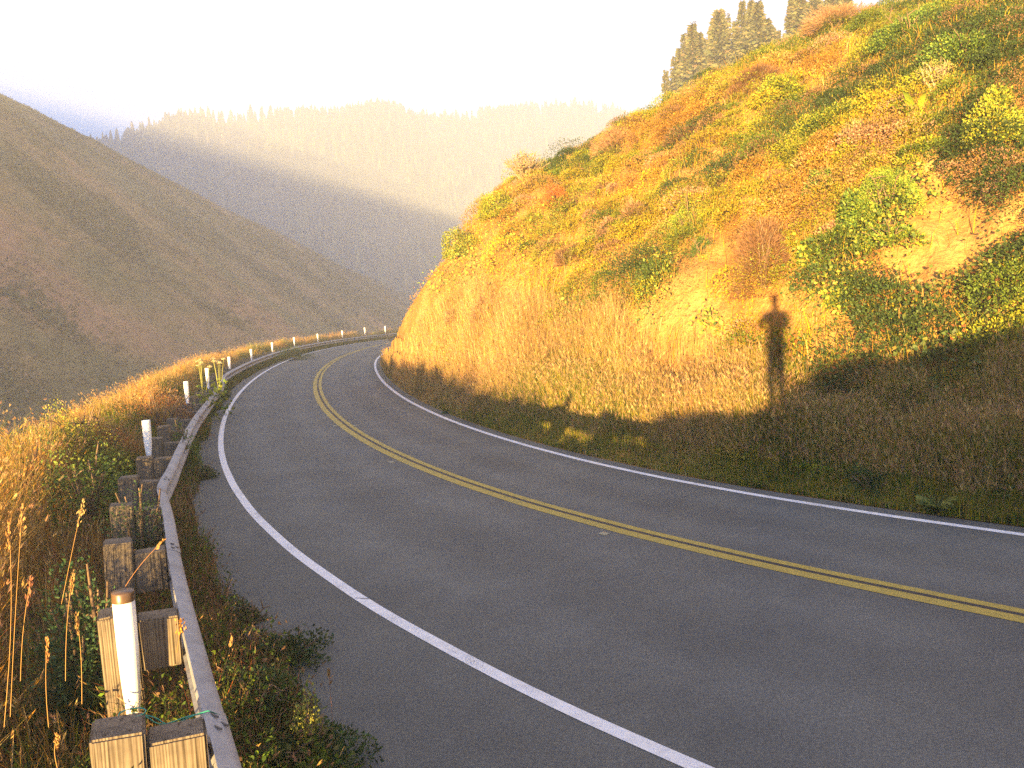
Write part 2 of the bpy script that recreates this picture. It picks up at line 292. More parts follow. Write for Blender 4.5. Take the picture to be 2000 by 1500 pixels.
# ------------------------------------------------------------------ the road
def tang(P):
    t = np.gradient(P, axis=0); return t / np.linalg.norm(t, axis=1)[:, None]
def resamp(P, step):
    d = np.r_[0, np.cumsum(np.linalg.norm(np.diff(P, axis=0), axis=1))]; s = np.arange(0, d[-1], step)
    return np.stack([np.interp(s, d, P[:, j]) for j in range(P.shape[1])], 1)
def smooth1(a, k):
    wv = np.hanning(k + 2)[1:-1]; wv /= wv.sum(); return np.convolve(np.pad(a, k // 2, mode='edge'), wv, 'valid')[:len(a)]
_all = resamp(np.c_[CYL, CDL, CDR], .25)
_all = np.stack([smooth1(_all[:, j], 9) for j in range(4)], 1)
YL, DLs, DRs = _all[:, :2], _all[:, 2], _all[:, 3]
TY = tang(YL); NY = np.stack([-TY[:, 1], TY[:, 0]], 1)               # towards the guardrail side
WLc = YL + NY * DLs[:, None]; WRc = YL - NY * DRs[:, None]
SHOULDER = np.interp(YL[:, 1], [2, 6, 9, 13, 20], [2.3, 1.9, 1.25, .75, .45]); EDGE_OUT = YL + NY * (DLs + SHOULDER)[:, None]; EDGE_IN = YL - NY * (DRs + .32)[:, None]

def strip(mb, A, B, z, n=1, col=(1, 1, 1)):
    k = np.linspace(0, 1, n + 1)
    V = A[:, None] * (1 - k)[None, :, None] + B[:, None] * k[None, :, None]
    V = np.concatenate([V, np.full(V.shape[:2] + (1,), z)], 2)
    mb.add(V.reshape(-1, 3), grid_faces(len(A), n + 1), col)
# road: worn wheel paths are a little paler, oil strip a little darker
mb = MB(); nn_ = 40; k = np.linspace(0, 1, nn_ + 1)
A, B = EDGE_OUT[::2], EDGE_IN[::2]
lat = k[None] * (DLs + DRs + .32 + SHOULDER)[::2][:, None]; SHk = SHOULDER[::2][:, None]; dl = DLs[::2][:, None] + SHk
f_out = np.clip((lat - SHk) / DLs[::2][:, None], 0, 1); f_in = np.clip((lat - dl) / DRs[::2][:, None], 0, 1)
wear = .17 * (np.exp(-((f_out - .27) / .11) ** 2) + np.exp(-((f_out - .75) / .11) ** 2)) * (lat < dl) + .20 * (np.exp(-((f_in - .25) / .12) ** 2) + np.exp(-((f_in - .74) / .13) ** 2)) * (lat > dl) - .07
V = A[:, None] * (1 - k)[None, :, None] + B[:, None] * k[None, :, None]
V = np.concatenate([V, np.zeros(V.shape[:2] + (1,))], 2)
g_ = (1 + wear).reshape(-1, 1) * np.array([[1.0, .99, .985]])
mb.add(V.reshape(-1, 3), grid_faces(len(A), nn_ + 1), g_)
tag(mb.build('road', M_ASPHALT), kind='structure')
def line(name, P, N_, o0, o1, z, m, sl=slice(None)):
    b = MB(); strip(b, (P + N_ * np.asarray(o0).reshape(-1, 1))[sl], (P + N_ * np.asarray(o1).reshape(-1, 1))[sl], z)
    return tag(b.build(name, m), kind='structure')
line('edge_line', YL, NY, DLs + .058, DLs - .058, .004, M_WHITE)
line('edge_line', YL, NY, -DRs + .056, -DRs - .056, .004, M_WHITE)
line('centre_line', YL, NY, .190, .034, .004, M_YELLOW); line('centre_line', YL, NY, -.034, -.142, .004, M_YELLOW)
line('centre_line', YL, NY, .032, -.032, .004, M_BLACKGAP)
# narrow sealed cracks across the outer lane and along the pavement
def crack(P, z=.008, wd=.012):
    P = resamp(np.asarray(P, float), .06); n = len(P)
    P = P + np.stack([(vn(np.arange(n) * .45, np.full(n, 3.3), 5) - .5) * .07, (vn(np.arange(n) * .45, np.full(n, 8.3), 6) - .5) * .07], 1)
    t = tang(P); nn = np.stack([-t[:, 1], t[:, 0]], 1); ww = wd * (.35 + vn(np.arange(n) * .3, np.full(n, 1.0), 9))[:, None] * np.clip(np.minimum(np.arange(n), n - 1 - np.arange(n)) / 6, .1, 1)[:, None]
    b = MB(); strip(b, P + nn * ww, P - nn * ww, z); tag(b.build('road_crack', M_BLACKGAP), kind='structure')
def ground_pt(px, py, z=0.0):
    v = ray(px, py); t = (z - EYE) / v[2]; return np.array([0, 0, EYE]) + v * t
crack([ground_pt(690, 1168)[:2], ground_pt(712, 1169.5)[:2], ground_pt(745, 1171)[:2]], wd=.022)

# ------------------------------------------------------------------ distances
def near_curve(x, y, Cv):
    """distance to a polyline and the side (+ = left of its direction)"""
    x = np.asarray(x, float).ravel(); y = np.asarray(y, float).ravel()
    out = np.empty(len(x)); side = np.empty(len(x)); idx = np.empty(len(x), int)
    T = tang(Cv)
    for a in range(0, len(x), 20000):
        dx = x[a:a + 20000, None] - Cv[None, :, 0]; dy = y[a:a + 20000, None] - Cv[None, :, 1]
        d2 = dx * dx + dy * dy; i = d2.argmin(1); r_ = np.arange(len(i))
        out[a:a + 20000] = np.sqrt(d2[r_, i]); side[a:a + 20000] = np.sign(T[i, 0] * dy[r_, i] - T[i, 1] * dx[r_, i]); idx[a:a + 20000] = i
    return out, side, idx
EIN = EDGE_IN[::3]; EOUT = EDGE_OUT[::3]
def inner_t(x, y):
    d, s, i = near_curve(x, y, EIN); return -d * s                 # + on the hill side of the road
# ------------------------------------------------------------------ the cut hillside inside the bend
_az = np.degrees(np.arctan2(EDGE_IN[:, 0], EDGE_IN[:, 1])); _r = np.hypot(EDGE_IN[:, 0], EDGE_IN[:, 1])
_imin = int(np.argmin(np.where(_r < 120, _az, 999))); AZ_MIN = _az[_imin]
_o = np.argsort(_az[:_imin + 1]); R0_AZ, R0_R = _az[:_imin + 1][_o], _r[:_imin + 1][_o]
SKY = [(736, 700), (748, 667), (775, 632), (800, 585), (820, 551), (840, 521), (868, 488), (882, 462), (908, 426), (940, 396), (962, 372), (996, 345), (1032, 322), (1080, 304), (1112, 284), (1168, 258), (1196, 238), (1220, 219), (1260, 198), (1300, 179), (1360, 154), (1440, 118), (1520, 90), (1584, 60), (1640, 36), (1700, 14), (1800, -25), (2000, -95), (2400, -230), (3400, -420)]
_s = np.array([az_el(*p) for p in SKY]); SK_AZ, SK_T = np.degrees(_s[:, 0]), _s[:, 1]
def hill_profile(azd):
    r0 = np.interp(azd, R0_AZ, R0_R); T = np.interp(azd, SK_AZ, SK_T)
    L = np.interp(azd, [-9.6, -8, -5, 0, 6, 14, 24, 36, 60], [1.5, 3.2, 7.5, 13, 19, 24, 27, 29, 30])
    r1 = r0 + L; return r0, T - np.interp(azd, [-8, 0, 10], [.25, .6, .9]) / r1, r1          # the plants add their height to the outline
def toe(azd): return np.interp(azd, [-9.6, -7, -3, 4, 12, 18, 25, 36, 60], [.2, 1.0, 2.4, 3.4, 3.5, 3.0, 2.2, 1.8, 1.8])   # width of the gentle verge at the foot
def hill_z(x, y, detail=True):
    x = np.asarray(x, float); y = np.asarray(y, float); sh = x.shape; x = x.ravel(); y = y.ravel()
    azd = np.degrees(np.arctan2(x, y)); r = np.hypot(x, y)
    r0, T, r1 = hill_profile(azd); z1 = EYE + r1 * T
    s0 = np.interp(azd, [-10, 0, 15, 40], [1.2, 1.2, 1.15, 1.25]); tw = toe(azd); zt = .17 * tw; L = r1 - r0 - tw; u = np.clip((r - r0 - tw) / L, 0, 1)
    h00 = 2 * u ** 3 - 3 * u ** 2 + 1; h10 = u ** 3 - 2 * u ** 2 + u; h01 = 1 - h00; h11 = u ** 3 - u ** 2
    z = h00 * zt + h10 * L * s0 + h01 * z1 + h11 * L * T; z = np.where(r < r0 + tw, .17 * np.maximum(r - r0, 0), z)
    ex = np.maximum(r - r1, 0); far = z1 + ex * T - .0028 * ex ** 2 * (1 + 8 * np.exp(-(azd + 6) ** 2 / 60)) 
    z = np.where(r > r1, np.maximum(far, z1 * .6 + ex * .02), z)
    t = inner_t(x, y)
    z = np.where((azd < 12) & (r > r1), np.minimum(z, 1.15 * np.maximum(t, 0)), z)
    z = z * sstep(-.05, .5, t) + np.where(t < 0, -.06, 0)
    if detail:
        a = sstep(.6, 5, t) * (1 - .75 * sstep(.75, 1.0, u) * (ex < 6))
        z = z + a * ((fbm(x * .28, y * .28, 3, 3) - .5) * 1.5 + (fbm(x * 1.1, y * 1.1, 9, 3) - .5) * .75 + (np.abs(fbm(x * .8 + 7, y * .8, 15, 4) - .5) - .12) * 1.3)
    return z.reshape(sh)
M_HILL = soil_mat('hill_soil', [(.26, (.20, .082, .022)), (.40, (.33, .160, .044)), (.55, (.42, .225, .068)), (.75, (.50, .295, .10))], .7)
azs = np.r_[np.linspace(AZ_MIN - 1.5, 40, 330), np.linspace(40.6, 78, 60)]
us = np.r_[np.linspace(-.02, 1, 120), 1 + np.linspace(.02, 1, 44) ** 1.6 * 3.2]
AA, UU = np.meshgrid(azs, us, indexing='ij'); r0_, T_, r1_ = hill_profile(AA)
RRr = r0_ + UU * (r1_ - r0_) * np.where(UU > 1, np.clip(12 / (r1_ - r0_), 1, 4), 1)
RRr = np.where(UU > 1, r1_ + (UU - 1) * 32, r0_ + UU * (r1_ - r0_))
HX = RRr * np.sin(np.radians(AA)); HY = RRr * np.cos(np.radians(AA)); HZ = hill_z(HX, HY)
Ft = grid_faces(len(azs), len(us)); tt = inner_t(HX, HY)
keep = (tt[Ft] > -.6).all(1)
mb = MB(); mb.add(np.stack([HX, HY, HZ], -1).reshape(-1, 3), Ft[keep][:, ::-1])
hill_o = mb.build('hillside', M_HILL, smooth=True); tag(hill_o, kind='structure')

def hill_at(px, py):
    """where the sight line through a point of the survey picture meets the hillside"""
    v = ray(px, py); t = np.linspace(6, 130, 2500); P = np.array([0, 0, EYE]) + v * t[:, None]
    dz = P[:, 2] - hill_z(P[:, 0], P[:, 1]); i = np.nonzero(dz < 0)[0]
    if not len(i): i = [int(np.argmin(dz))]
    p = P[i[0]].copy(); p[2] = hill_z(p[0:1], p[1:2])[0]; return p

# ------------------------------------------------------------------ the bank on the outside of the bend
EO = resamp(EDGE_OUT, .5); TE = tang(EO); NE = np.stack([-TE[:, 1], TE[:, 0]], 1)
_rd, _rs, _ = near_curve(EO[:, 0], EO[:, 1], RAIL[:, :2])
RAILOFF = np.clip(smooth1(_rd, 9), .12, 2.6)
RAILOFF[EO[:, 1] < 3] = .6
def bank_z(x, y):
    x = np.asarray(x, float); y = np.asarray(y, float); sh = x.shape; x = x.ravel(); y = y.ravel()
    d, s, i = near_curve(x, y, EO); t = d * s; q = t - RAILOFF[i]
    crest = np.interp(y, [3, 10, 40], [1.35, 1.5, 1.7]) + .6 * (fbm(x * .12, y * .12, 31, 2) - .5)
    z = -.03 + .06 * sstep(0, .8, t) + .34 * sstep(.1, crest, q) + (fbm(x * .8, y * .8, 12, 3) - .5) * .22 * sstep(.2, 1, t)
    e = np.maximum(q - crest, 0); z = z - (e * e / (e + 1.1)) * .92
    z = z - .75 * sstep(14, 1.0, y) * sstep(.05, .9, q) * sstep(.5, -.8, x) * (1 - np.exp(-((x - .1) / 1.1) ** 2 - ((y + 1.2) / 1.3) ** 2))
    g = np.exp(-((y + 1.7) / 1.4) ** 4); rz = np.interp(x, [-3.4, -2.6, -1.6, -1.0, -.4, 0, .8, 1.6, 2.3, 2.9, 3.6, 4.6], [-9, .72, .84, .84, .92, 1.06, 1.48, 1.66, 1.86, 2.02, 1.7, -9])
    z = z + np.clip(rz - z, 0, 4) * g          # unseen rise behind the camera, shaped to set the shade edge on the hillside
    z = z + 1.75 * sstep(-2.2, -3.6, y) * sstep(.2, 1.1, q) * sstep(3.4, 2.2, q)          # unseen brow added along the road to carry that shade on
    z = z + .26 * np.exp(-(((x + .30) / .42) ** 2 + ((y + .95) / .42) ** 2))  # hummock added to raise the photographer's shadow on the hillside
    return z.reshape(sh)
lats = np.r_[-.3, 0, .15, np.linspace(.35, 7, 40), 7 + np.linspace(.15, 1, 16) ** 1.5 * 60]
V = EO[:, None] + NE[:, None] * lats[None, :, None]
BZ = bank_z(V[..., 0], V[..., 1]); BZ[:, 0] = -.05; BZ[:, 1] = -.02
mb = MB(); mb.add(np.concatenate([V, BZ[..., None]], 2).reshape(-1, 3), grid_faces(len(EO), len(lats))[:, ::-1])
M_BANK = soil_mat('bank_soil', [(.3, (.05, .038, .024)), (.5, (.10, .075, .042)), (.7, (.16, .115, .06))], 1.5)
tag(mb.build('embankment', M_BANK, smooth=True), kind='structure')

# ------------------------------------------------------------------ the far sides of the valley
def polar_hill(name, azlim, na, rs_u, zfun, m, rfun):
    az = np.linspace(azlim[0], azlim[1], na); A_, U_ = np.meshgrid(az, rs_u, indexing='ij'); r = rfun(A_, U_)
    x = r * np.sin(np.radians(A_)); y = r * np.cos(np.radians(A_)); z = zfun(A_, r, x, y)
    b = MB(); b.add(np.stack([x, y, z], -1).reshape(-1, 3), grid_faces(na, len(rs_u))[:, ::-1])
    return tag(b.build(name, m, smooth=True), kind='structure')
LH = [(-900, -60), (-500, 40), (-200, 118), (0, 186), (60, 216), (96, 236), (132, 254), (188, 280), (248, 312), (344, 362), (400, 388), (460, 422), (512, 446), (560, 470), (640, 512), (720, 545), (800, 585), (900, 610)]
_l = np.array([az_el(*p) for p in LH]); LH_AZ, LH_T = np.degrees(_l[:, 0]), _l[:, 1]
def lh_r1(a): return np.interp(a, [-80, -45, -33, -20, -8, 0], [170, 195, 235, 320, 450, 480])
def left_z(A_, r, x, y):
    T = np.interp(A_, LH_AZ, LH_T); r1 = lh_r1(A_); z1 = EYE + r1 * T; rb = 62.0; zb = -46.0
    u = np.clip((r - rb) / (r1 - rb), 0, 1); sl = T * (r1 - rb); s0 = (z1 - zb) * 1.15
    h00 = 2 * u ** 3 - 3 * u ** 2 + 1; h10 = u ** 3 - 2 * u ** 2 + u; h01 = 1 - h00; h11 = u ** 3 - u ** 2
    z = h00 * zb + h10 * s0 + h01 * z1 + h11 * sl
    ex = np.maximum(r - r1, 0); z = np.where(r > r1, z1 + ex * T - .004 * ex ** 2, z)
    # spurs and gullies that run down the slope to the right
    q = x * .62 + y * .34; p_ = -x * .34 + y * .62
    am = sstep(0, .25, u) * (1 - .85 * sstep(.8, 1, u))
    return z + am * ((fbm(p_ * .035, q * .009, 41, 3) - .5) * 16 + (fbm(p_ * .11, q * .035, 43, 3) - .5) * 3.2)
def far_hill_mat(name, stops, sc, aniso=None):
    m, N, Lk = mat(name); g = nd(N, 'ShaderNodeNewGeometry').outputs['Position']; mp = nd(N, 'ShaderNodeMapping', vector_type='TEXTURE')
    mp.inputs['Rotation'].default_value = (0, 0, R(28)); mp.inputs['Scale'].default_value = aniso or (1, 1, 1); Lk.new(g, mp.inputs[0])
    a = noise(N, Lk, mp.outputs[0], sc, 8, .66); b = noise(N, Lk, g, sc * 9, 5, .7)
    c = ramp(N, Lk, a.outputs[0], stops)
    c2 = mixrgb(N, Lk, .9, c.outputs[0], ramp(N, Lk, b.outputs[0], [(.3, (.55, .6, .55)), (.7, (1.3, 1.25, 1.2))]).outputs[0], 'MULTIPLY')
    finish(N, Lk, c2, .95, b.outputs[0], .8, 1.2, spec=.05); return m
M_LEFT = far_hill_mat('scrub_slope', [(.30, (.072, .070, .034)), (.43, (.13, .105, .052)), (.52, (.205, .132, .07)), (.61, (.265, .145, .09)), (.72, (.155, .122, .056))], .035, (2.6, .8, 1))
left_rf = lambda A_, U_: np.where(U_ <= 1, 62 + U_ * (lh_r1(A_) - 62), lh_r1(A_) + (U_ - 1) * 120)
polar_hill('hill', (-80, 2), 260, np.r_[np.linspace(0, 1, 130), np.linspace(1.05, 2, 16)], left_z, M_LEFT, left_rf)

FH = [(-900, 300), (-200, 330), (120, 318), (190, 300), (248, 282), (280, 268), (336, 250), (416, 240), (512, 238), (592, 234), (624, 236), (680, 234), (740, 224), (796, 236), (832, 244), (880, 242), (948, 234), (1032, 224), (1120, 216), (1180, 220), (1220, 230), (1400, 260), (1900, 330), (2600, 420)]
_f = np.array([az_el(*p) for p in FH]); FH_AZ, FH_T = np.degrees(_f[:, 0]), _f[:, 1]
def fh_r1(a): return np.interp(a, [-50, -28, -18, -8, 0, 12, 50], [800, 820, 900, 980, 1080, 1200, 1250])
def far_z(A_, r, x, y):
    T = np.interp(A_, FH_AZ, FH_T); r1 = fh_r1(A_); z1 = EYE + r1 * T; rb = 485.0; zb = -40.0
    u = np.clip((r - rb) / (r1 - rb), 0, 1); sl = T * (r1 - rb); s0 = (z1 - zb) * .75
    h00 = 2 * u ** 3 - 3 * u ** 2 + 1; h10 = u ** 3 - 2 * u ** 2 + u; h01 = 1 - h00; h11 = u ** 3 - u ** 2
    z = h00 * zb + h10 * s0 + h01 * z1 + h11 * sl
    ex = np.maximum(r - r1, 0); z = np.where(r > r1, z1 + ex * T - .004 * ex ** 2, z)
    am = sstep(0, .3, u) * (1 - sstep(.8, 1, u))
    return z + am * (fbm(x * .008, y * .005, 51, 3) - .5) * 46
M_FOREST = far_hill_mat('forest_floor', [(.35, (.05, .05, .02)), (.6, (.12, .10, .045))], .02)
far_rf = lambda A_, U_: np.where(U_ <= 1, 480 + U_ * (fh_r1(A_) - 480), fh_r1(A_) + (U_ - 1) * 150)
polar_hill('hill', (-50, 50), 240, np.r_[np.linspace(0, 1, 110), np.linspace(1.05, 2, 10)], far_z, M_FOREST, far_rf)
def far_at(px, py):
    v = ray(px, py); t = np.linspace(485, 1300, 1600); P = np.array([0, 0, EYE]) + v * t[:, None]; h_ = np.hypot(P[:, 0], P[:, 1])
    dz = P[:, 2] - far_z(np.degrees(np.arctan2(P[:, 0], P[:, 1])), h_, P[:, 0], P[:, 1]); i = np.nonzero(dz < 0)[0]
    return P[i[0]] if len(i) else P[int(np.argmin(dz))]

# unseen headland added behind left, its crest shaped to throw shadow over the valley
Y_HEAD = -70.0
SHADOW = [(228, 268), (300, 272), (350, 284), (420, 300), (500, 314), (580, 318), (640, 324), (700, 346), (770, 374), (830, 400), (870, 430)]
prof = []
for p in SHADOW:
    q = far_at(*p); tb = (q[1] - Y_HEAD) / TRAVEL[1]; o = q - TRAVEL * tb; prof.append((o[0], o[2] + 9))
prof.sort()
hx = np.r_[-1000, prof[0][0] - 160, [p[0] for p in prof], -205, -160, -115, -78, -52, 40]
hz = np.r_[prof[0][1] + 60, prof[0][1] + 45, [p[1] for p in prof], 58, 46, 30, 8, -25, -60]
print('headland', [(round(float(a)), round(float(b))) for a, b in zip(hx, hz)])
xs = np.linspace(-1000, 40, 150); ysx = np.linspace(-1, 1, 25)
X_, Q_ = np.meshgrid(xs, ysx, indexing='ij'); H_ = np.interp(X_, hx, hz)
Z_ = -60 + (H_ + 60) * (1 - np.abs(Q_)) ** 1.1 + (fbm(X_ * .05, Q_ * 6, 77, 3) - .5) * 5 * (1 - (1 - np.abs(Q_)) ** 6)
Yw = Y_HEAD + Q_ * (20 + (H_ + 60) * .85)
mb = MB(); mb.add(np.stack([X_, np.clip(Yw, -180, 40 + 0 * X_), Z_], -1).reshape(-1, 3), grid_faces(150, 25))
tag(mb.build('hill', M_LEFT, smooth=True), kind='structure')
# valley floor out to the horizon
mb = MB(); g = np.linspace(-1, 1, 41); GX, GY = np.meshgrid(g * 1300, 780 + g * 965, indexing='ij')
mb.add(np.stack([GX, GY, np.full(GX.shape, -47.0)], -1).reshape(-1, 3), grid_faces(41, 41)[:, ::-1])
tag(mb.build('ground', M_FOREST), kind='structure')

# ------------------------------------------------------------------ sea haze
mb = MB(); x0, x1, y0, y1, z0, z1 = -1320, 1320, -190, 1760, -62, 330
if 1:
    bx = np.array([(x, y, z) for x in (x0, x1) for y in (y0, y1) for z in (z0, z1)], float)
    mb.add(bx, np.array([[0, 1, 3, 2], [4, 6, 7, 5], [0, 4, 5, 1], [2, 3, 7, 6], [0, 2, 6, 4], [1, 5, 7, 3]]))
    m, N, Lk = mat('haze'); pv = nd(N, 'ShaderNodeVolumePrincipled'); o = nd(N, 'ShaderNodeOutputMaterial')
    pv.inputs['Color'].default_value = (.80, .88, 1.0, 1); pv.inputs['Density'].default_value = HAZE; pv.inputs['Anisotropy'].default_value = 0.0
    Lk.new(pv.outputs[0], o.inputs['Volume'])
    tag(mb.build('haze', m), 'thin sea haze filling the valley', None, None, 'stuff')
# ------------------------------------------------------------------ guardrail: steel W-beam on timber blocks and posts
RL = resamp(RAIL, .1); RL = np.stack([smooth1(RL[:, j], 7) for j in range(3)], 1)
_t = tang(RL[:, :2]); _k = np.exp(-((RL[:, 1] - 9.9) / .75) ** 2) * .06; RL[:, 0] -= _t[:, 1] * _k; RL[:, 1] += _t[:, 0] * _k
TR = tang(RL[:, :2]); NR = np.stack([-TR[:, 1], TR[:, 0]], 1)          # away from the road
RS = np.r_[0, np.cumsum(np.linalg.norm(np.diff(RL[:, :2], axis=0), axis=1))]
def rail_at(s):
    return np.array([np.interp(s, RS, RL[:, j]) for j in range(3)]), np.array([np.interp(s, RS, NR[:, j]) for j in range(2)])
def s_of(x, y): return RS[np.argmin((RL[:, 0] - x) ** 2 + (RL[:, 1] - y) ** 2)]
guard = empty('guardrail', (RL[30, 0], RL[30, 1], 0.0))
tag(guard, 'long grey steel guardrail on weathered timber posts along the outside of the bend', 'guardrail')
bpy.context.view_layer.update()
GI = Vector(guard.location)
def addto(o, par, loc=None, rz=0.0):
    o.parent = par
    if loc is not None: o.location = loc; o.rotation_euler = (0, 0, rz)
    return o
# W profile: u towards the road, h up from the beam's middle
WP = np.array([(.000, .158), (.022, .150), (.070, .128), (.100, .108), (.106, .090), (.096, .070), (.040, .030), (.012, .010), (.006, 0), (.012, -.010), (.040, -.030), (.096, -.070), (.106, -.090), (.100, -.108), (.070, -.128), (.022, -.150), (.000, -.158)])
def beam(s0, s1, lift, name='rail_beam'):
    n = max(6, int((s1 - s0) / .2)); ss = np.linspace(s0, s1, n); mb = MB(); off = np.array(GI)
    outer = []; inner = []
    for s in ss:
        p, nn = rail_at(s); mid = p[2] - .158
        for prof_, lst, d in ((WP, outer, lift), (WP, inner, lift - .005)):
            q = np.stack([p[0] - nn[0] * (prof_[:, 0] + d), p[1] - nn[1] * (prof_[:, 0] + d), mid + prof_[:, 1] * (1 + lift * .4)], 1); lst.append(q)
    m = len(WP); Vo = np.concatenate(outer); Vi = np.concatenate(inner)
    mb.add(Vo - off, grid_faces(n, m)); mb.add(Vi - off, grid_faces(n, m)[:, ::-1])
    for j in (0, m - 1):                                              # close the long edges
        a = np.arange(n) * m + j; VV = np.concatenate([Vo[a], Vi[a]]) - off; k = np.arange(n - 1)
        mb.add(VV, np.stack([k, k + 1, k + 1 + n, k + n], 1))
    return mb.build(name, M_STEEL, guard, smooth=True)
POST_STEP = 1.83
S_P0 = s_of(*ground_pt(392, 1420, .73)[:2]) - .02
s_first = S_P0 - POST_STEP * 2; S_END = RS[-1] - .3
sec = POST_STEP * 2; s = s_first; i = 0
while s < min(S_END, S_P0 + 88):
    b_ = beam(s - .14, min(s + sec + .16, S_END), .0 if i % 2 else .006); i += 1
    # splice bolts on the upper slope of the beam
    p, nn = rail_at(s); tt_ = np.array([nn[1], -nn[0]])
    for du, hh, dt in ((.045, .144, -.06), (.082, .124, .0), (.045, .144, .08)):
        if s > S_P0 + 22: break
        c0 = np.array([p[0] - nn[0] * (du + .004) + tt_[0] * dt, p[1] - nn[1] * (du + .004) + tt_[1] * dt, p[2] - .158 + hh + .004]) - np.array(GI)
        t3 = np.array([tt_[0] + nn[0] * .5, tt_[1] + nn[1] * .5, 0]) * .026; mb = MB()
        tube(mb, [c0 - t3, c0 + t3], .0055, n=6); mb.build('splice_bolt', M_BOLT, b_)
    s += sec

def box_mesh(name, sx, sy, sz, bev=.012, tilt=0.0):
    """timber from z=0 down; top face a little tilted, edges eased"""
    import bmesh
    bm = bmesh.new(); bmesh.ops.create_cube(bm, size=1)
    for v in bm.verts: v.co = Vector((v.co.x * sx, v.co.y * sy, (v.co.z - .5) * sz))
    for v in bm.verts:
        if v.co.z > -.01: v.co.z += v.co.x * tilt
    bmesh.ops.bevel(bm, geom=bm.edges[:], offset=bev, segments=2, affect='EDGES')
    me = bpy.data.meshes.new(name); bm.to_mesh(me); bm.free(); me.materials.append(M_WOOD); return me
posts_m = [box_mesh('post', .235, .235, 1.15, tilt=t) for t in (.06, -.03, .02)]; blocks_m = [box_mesh('block', .27, .20, .36, tilt=t) for t in (-.05, .03, .05)]
S_POSTS = []
k = -3
while S_P0 + k * POST_STEP < min(S_END - .2, S_P0 + 87):
    s = S_P0 + k * POST_STEP; p, nn = rail_at(s); rz = math.atan2(nn[1], nn[0]) + rng.uniform(-.05, .05)
    hi = p[2] + rng.uniform(-.02, .05); q = p[:2] + nn * .395; b2 = p[:2] + nn * .140
    if -3 <= k <= -1: k += 1; continue
    po = bpy.data.objects.new('post', posts_m[k % 3]); C.objects.link(po); addto(po, guard, (q[0] - GI.x, q[1] - GI.y, hi + .06), rz)
    bo = bpy.data.objects.new('block', blocks_m[(k + 1) % 3]); C.objects.link(bo); addto(bo, guard, (b2[0] - GI.x, b2[1] - GI.y, p[2] + rng.uniform(-.025, .01)), rz + rng.uniform(-.06, .06))
    po.rotation_euler = (rng.uniform(-.02, .02), rng.uniform(-.03, .03), rz)
    S_POSTS.append((s, q)); k += 1
POSTXY = np.array([q for s, q in S_POSTS])

# ------------------------------------------------------------------ white delineators
def delineator_meshes(hgt):
    n = 20; a = np.arange(n) / n * 2 * math.pi
    zz = np.array([0, .04, .10, .17, .27, .40, .55, .70, .85, 1.0]) * hgt
    wx = np.array([.054, .050, .040, .037, .044, .055, .062, .066, .068, .068]); wy = np.array([.020, .024, .034, .036, .040, .048, .056, .062, .066, .068])
    V = np.stack([np.stack([wx[i] * np.cos(a), wy[i] * np.sin(a), np.full(n, zz[i])], 1) for i in range(len(zz))])
    f = np.stack([np.stack([i * n + np.arange(n), i * n + (np.arange(n) + 1) % n, (i + 1) * n + (np.arange(n) + 1) % n, (i + 1) * n + np.arange(n)], 1) for i in range(len(zz) - 1)]).reshape(-1, 4)
    mb = MB(); mb.add(V.reshape(-1, 3), f)
    top = np.concatenate([V[-1], [[0, 0, hgt]]]); mb.add(top, np.array([[i, (i + 1) % n, n] for i in range(n)]))
    sheath = mb.mesh('tube', True); sheath.materials.append(M_TUBE)
    mb = MB(); r_ = [.0705, .0705, .066, .0]; z_ = [hgt - .048, hgt + .012, hgt + .019, hgt + .020]
    V = np.stack([np.stack([r_[i] * np.cos(a), r_[i] * np.sin(a), np.full(n, z_[i])], 1) for i in range(4)])
    f = np.stack([np.stack([i * n + np.arange(n), i * n + (np.arange(n) + 1) % n, (i + 1) * n + (np.arange(n) + 1) % n, (i + 1) * n + np.arange(n)], 1) for i in range(3)]).reshape(-1, 4)
    mb.add(V.reshape(-1, 3), f); capm = mb.mesh('cap', True); capm.materials.append(M_CAP)
    return sheath, capm
_tube, _cap = delineator_meshes(1.0)
DEL = [(240, 1160, 265, 1404), (285, 821, 297, 888), (363, 745, 366, 785), (404, 719, 408, 748), (447, 697, 449, 716), (490, 682, 492, 697), (531, 669, 531, 684), (574, 659, 575, 670), (620, 652, 620, 665), (668, 646, 668, 657), (712, 640, 712, 652), (752, 637, 752, 650)]
DLAB = ['white delineator tube with a brown cap, largest of all, beside the near timber posts',
        'plain white delineator just behind a squat timber post where the guardrail kinks',
        'white delineator among brush, third along the guardrail from the brown capped one',
        'white delineator fourth along the guardrail, next to the grey broken timber ends',
        'white delineator fifth along the guardrail, just right of the white umbel flowers',
        'white delineator sixth along the guardrail, in front of the orange grass',
        'short white delineator seventh along the guardrail, half sunk in green brush',
        'tiny white delineator eighth along the guardrail from the brown capped one',
        'tiny white delineator fourth before the far end of the guardrail',
        'tiny white delineator third before the far end of the guardrail',
        'tiny white delineator next to last at the far end of the guardrail',
        'last tiny white delineator, where the guardrail vanishes behind the hillside']
DELXY = []
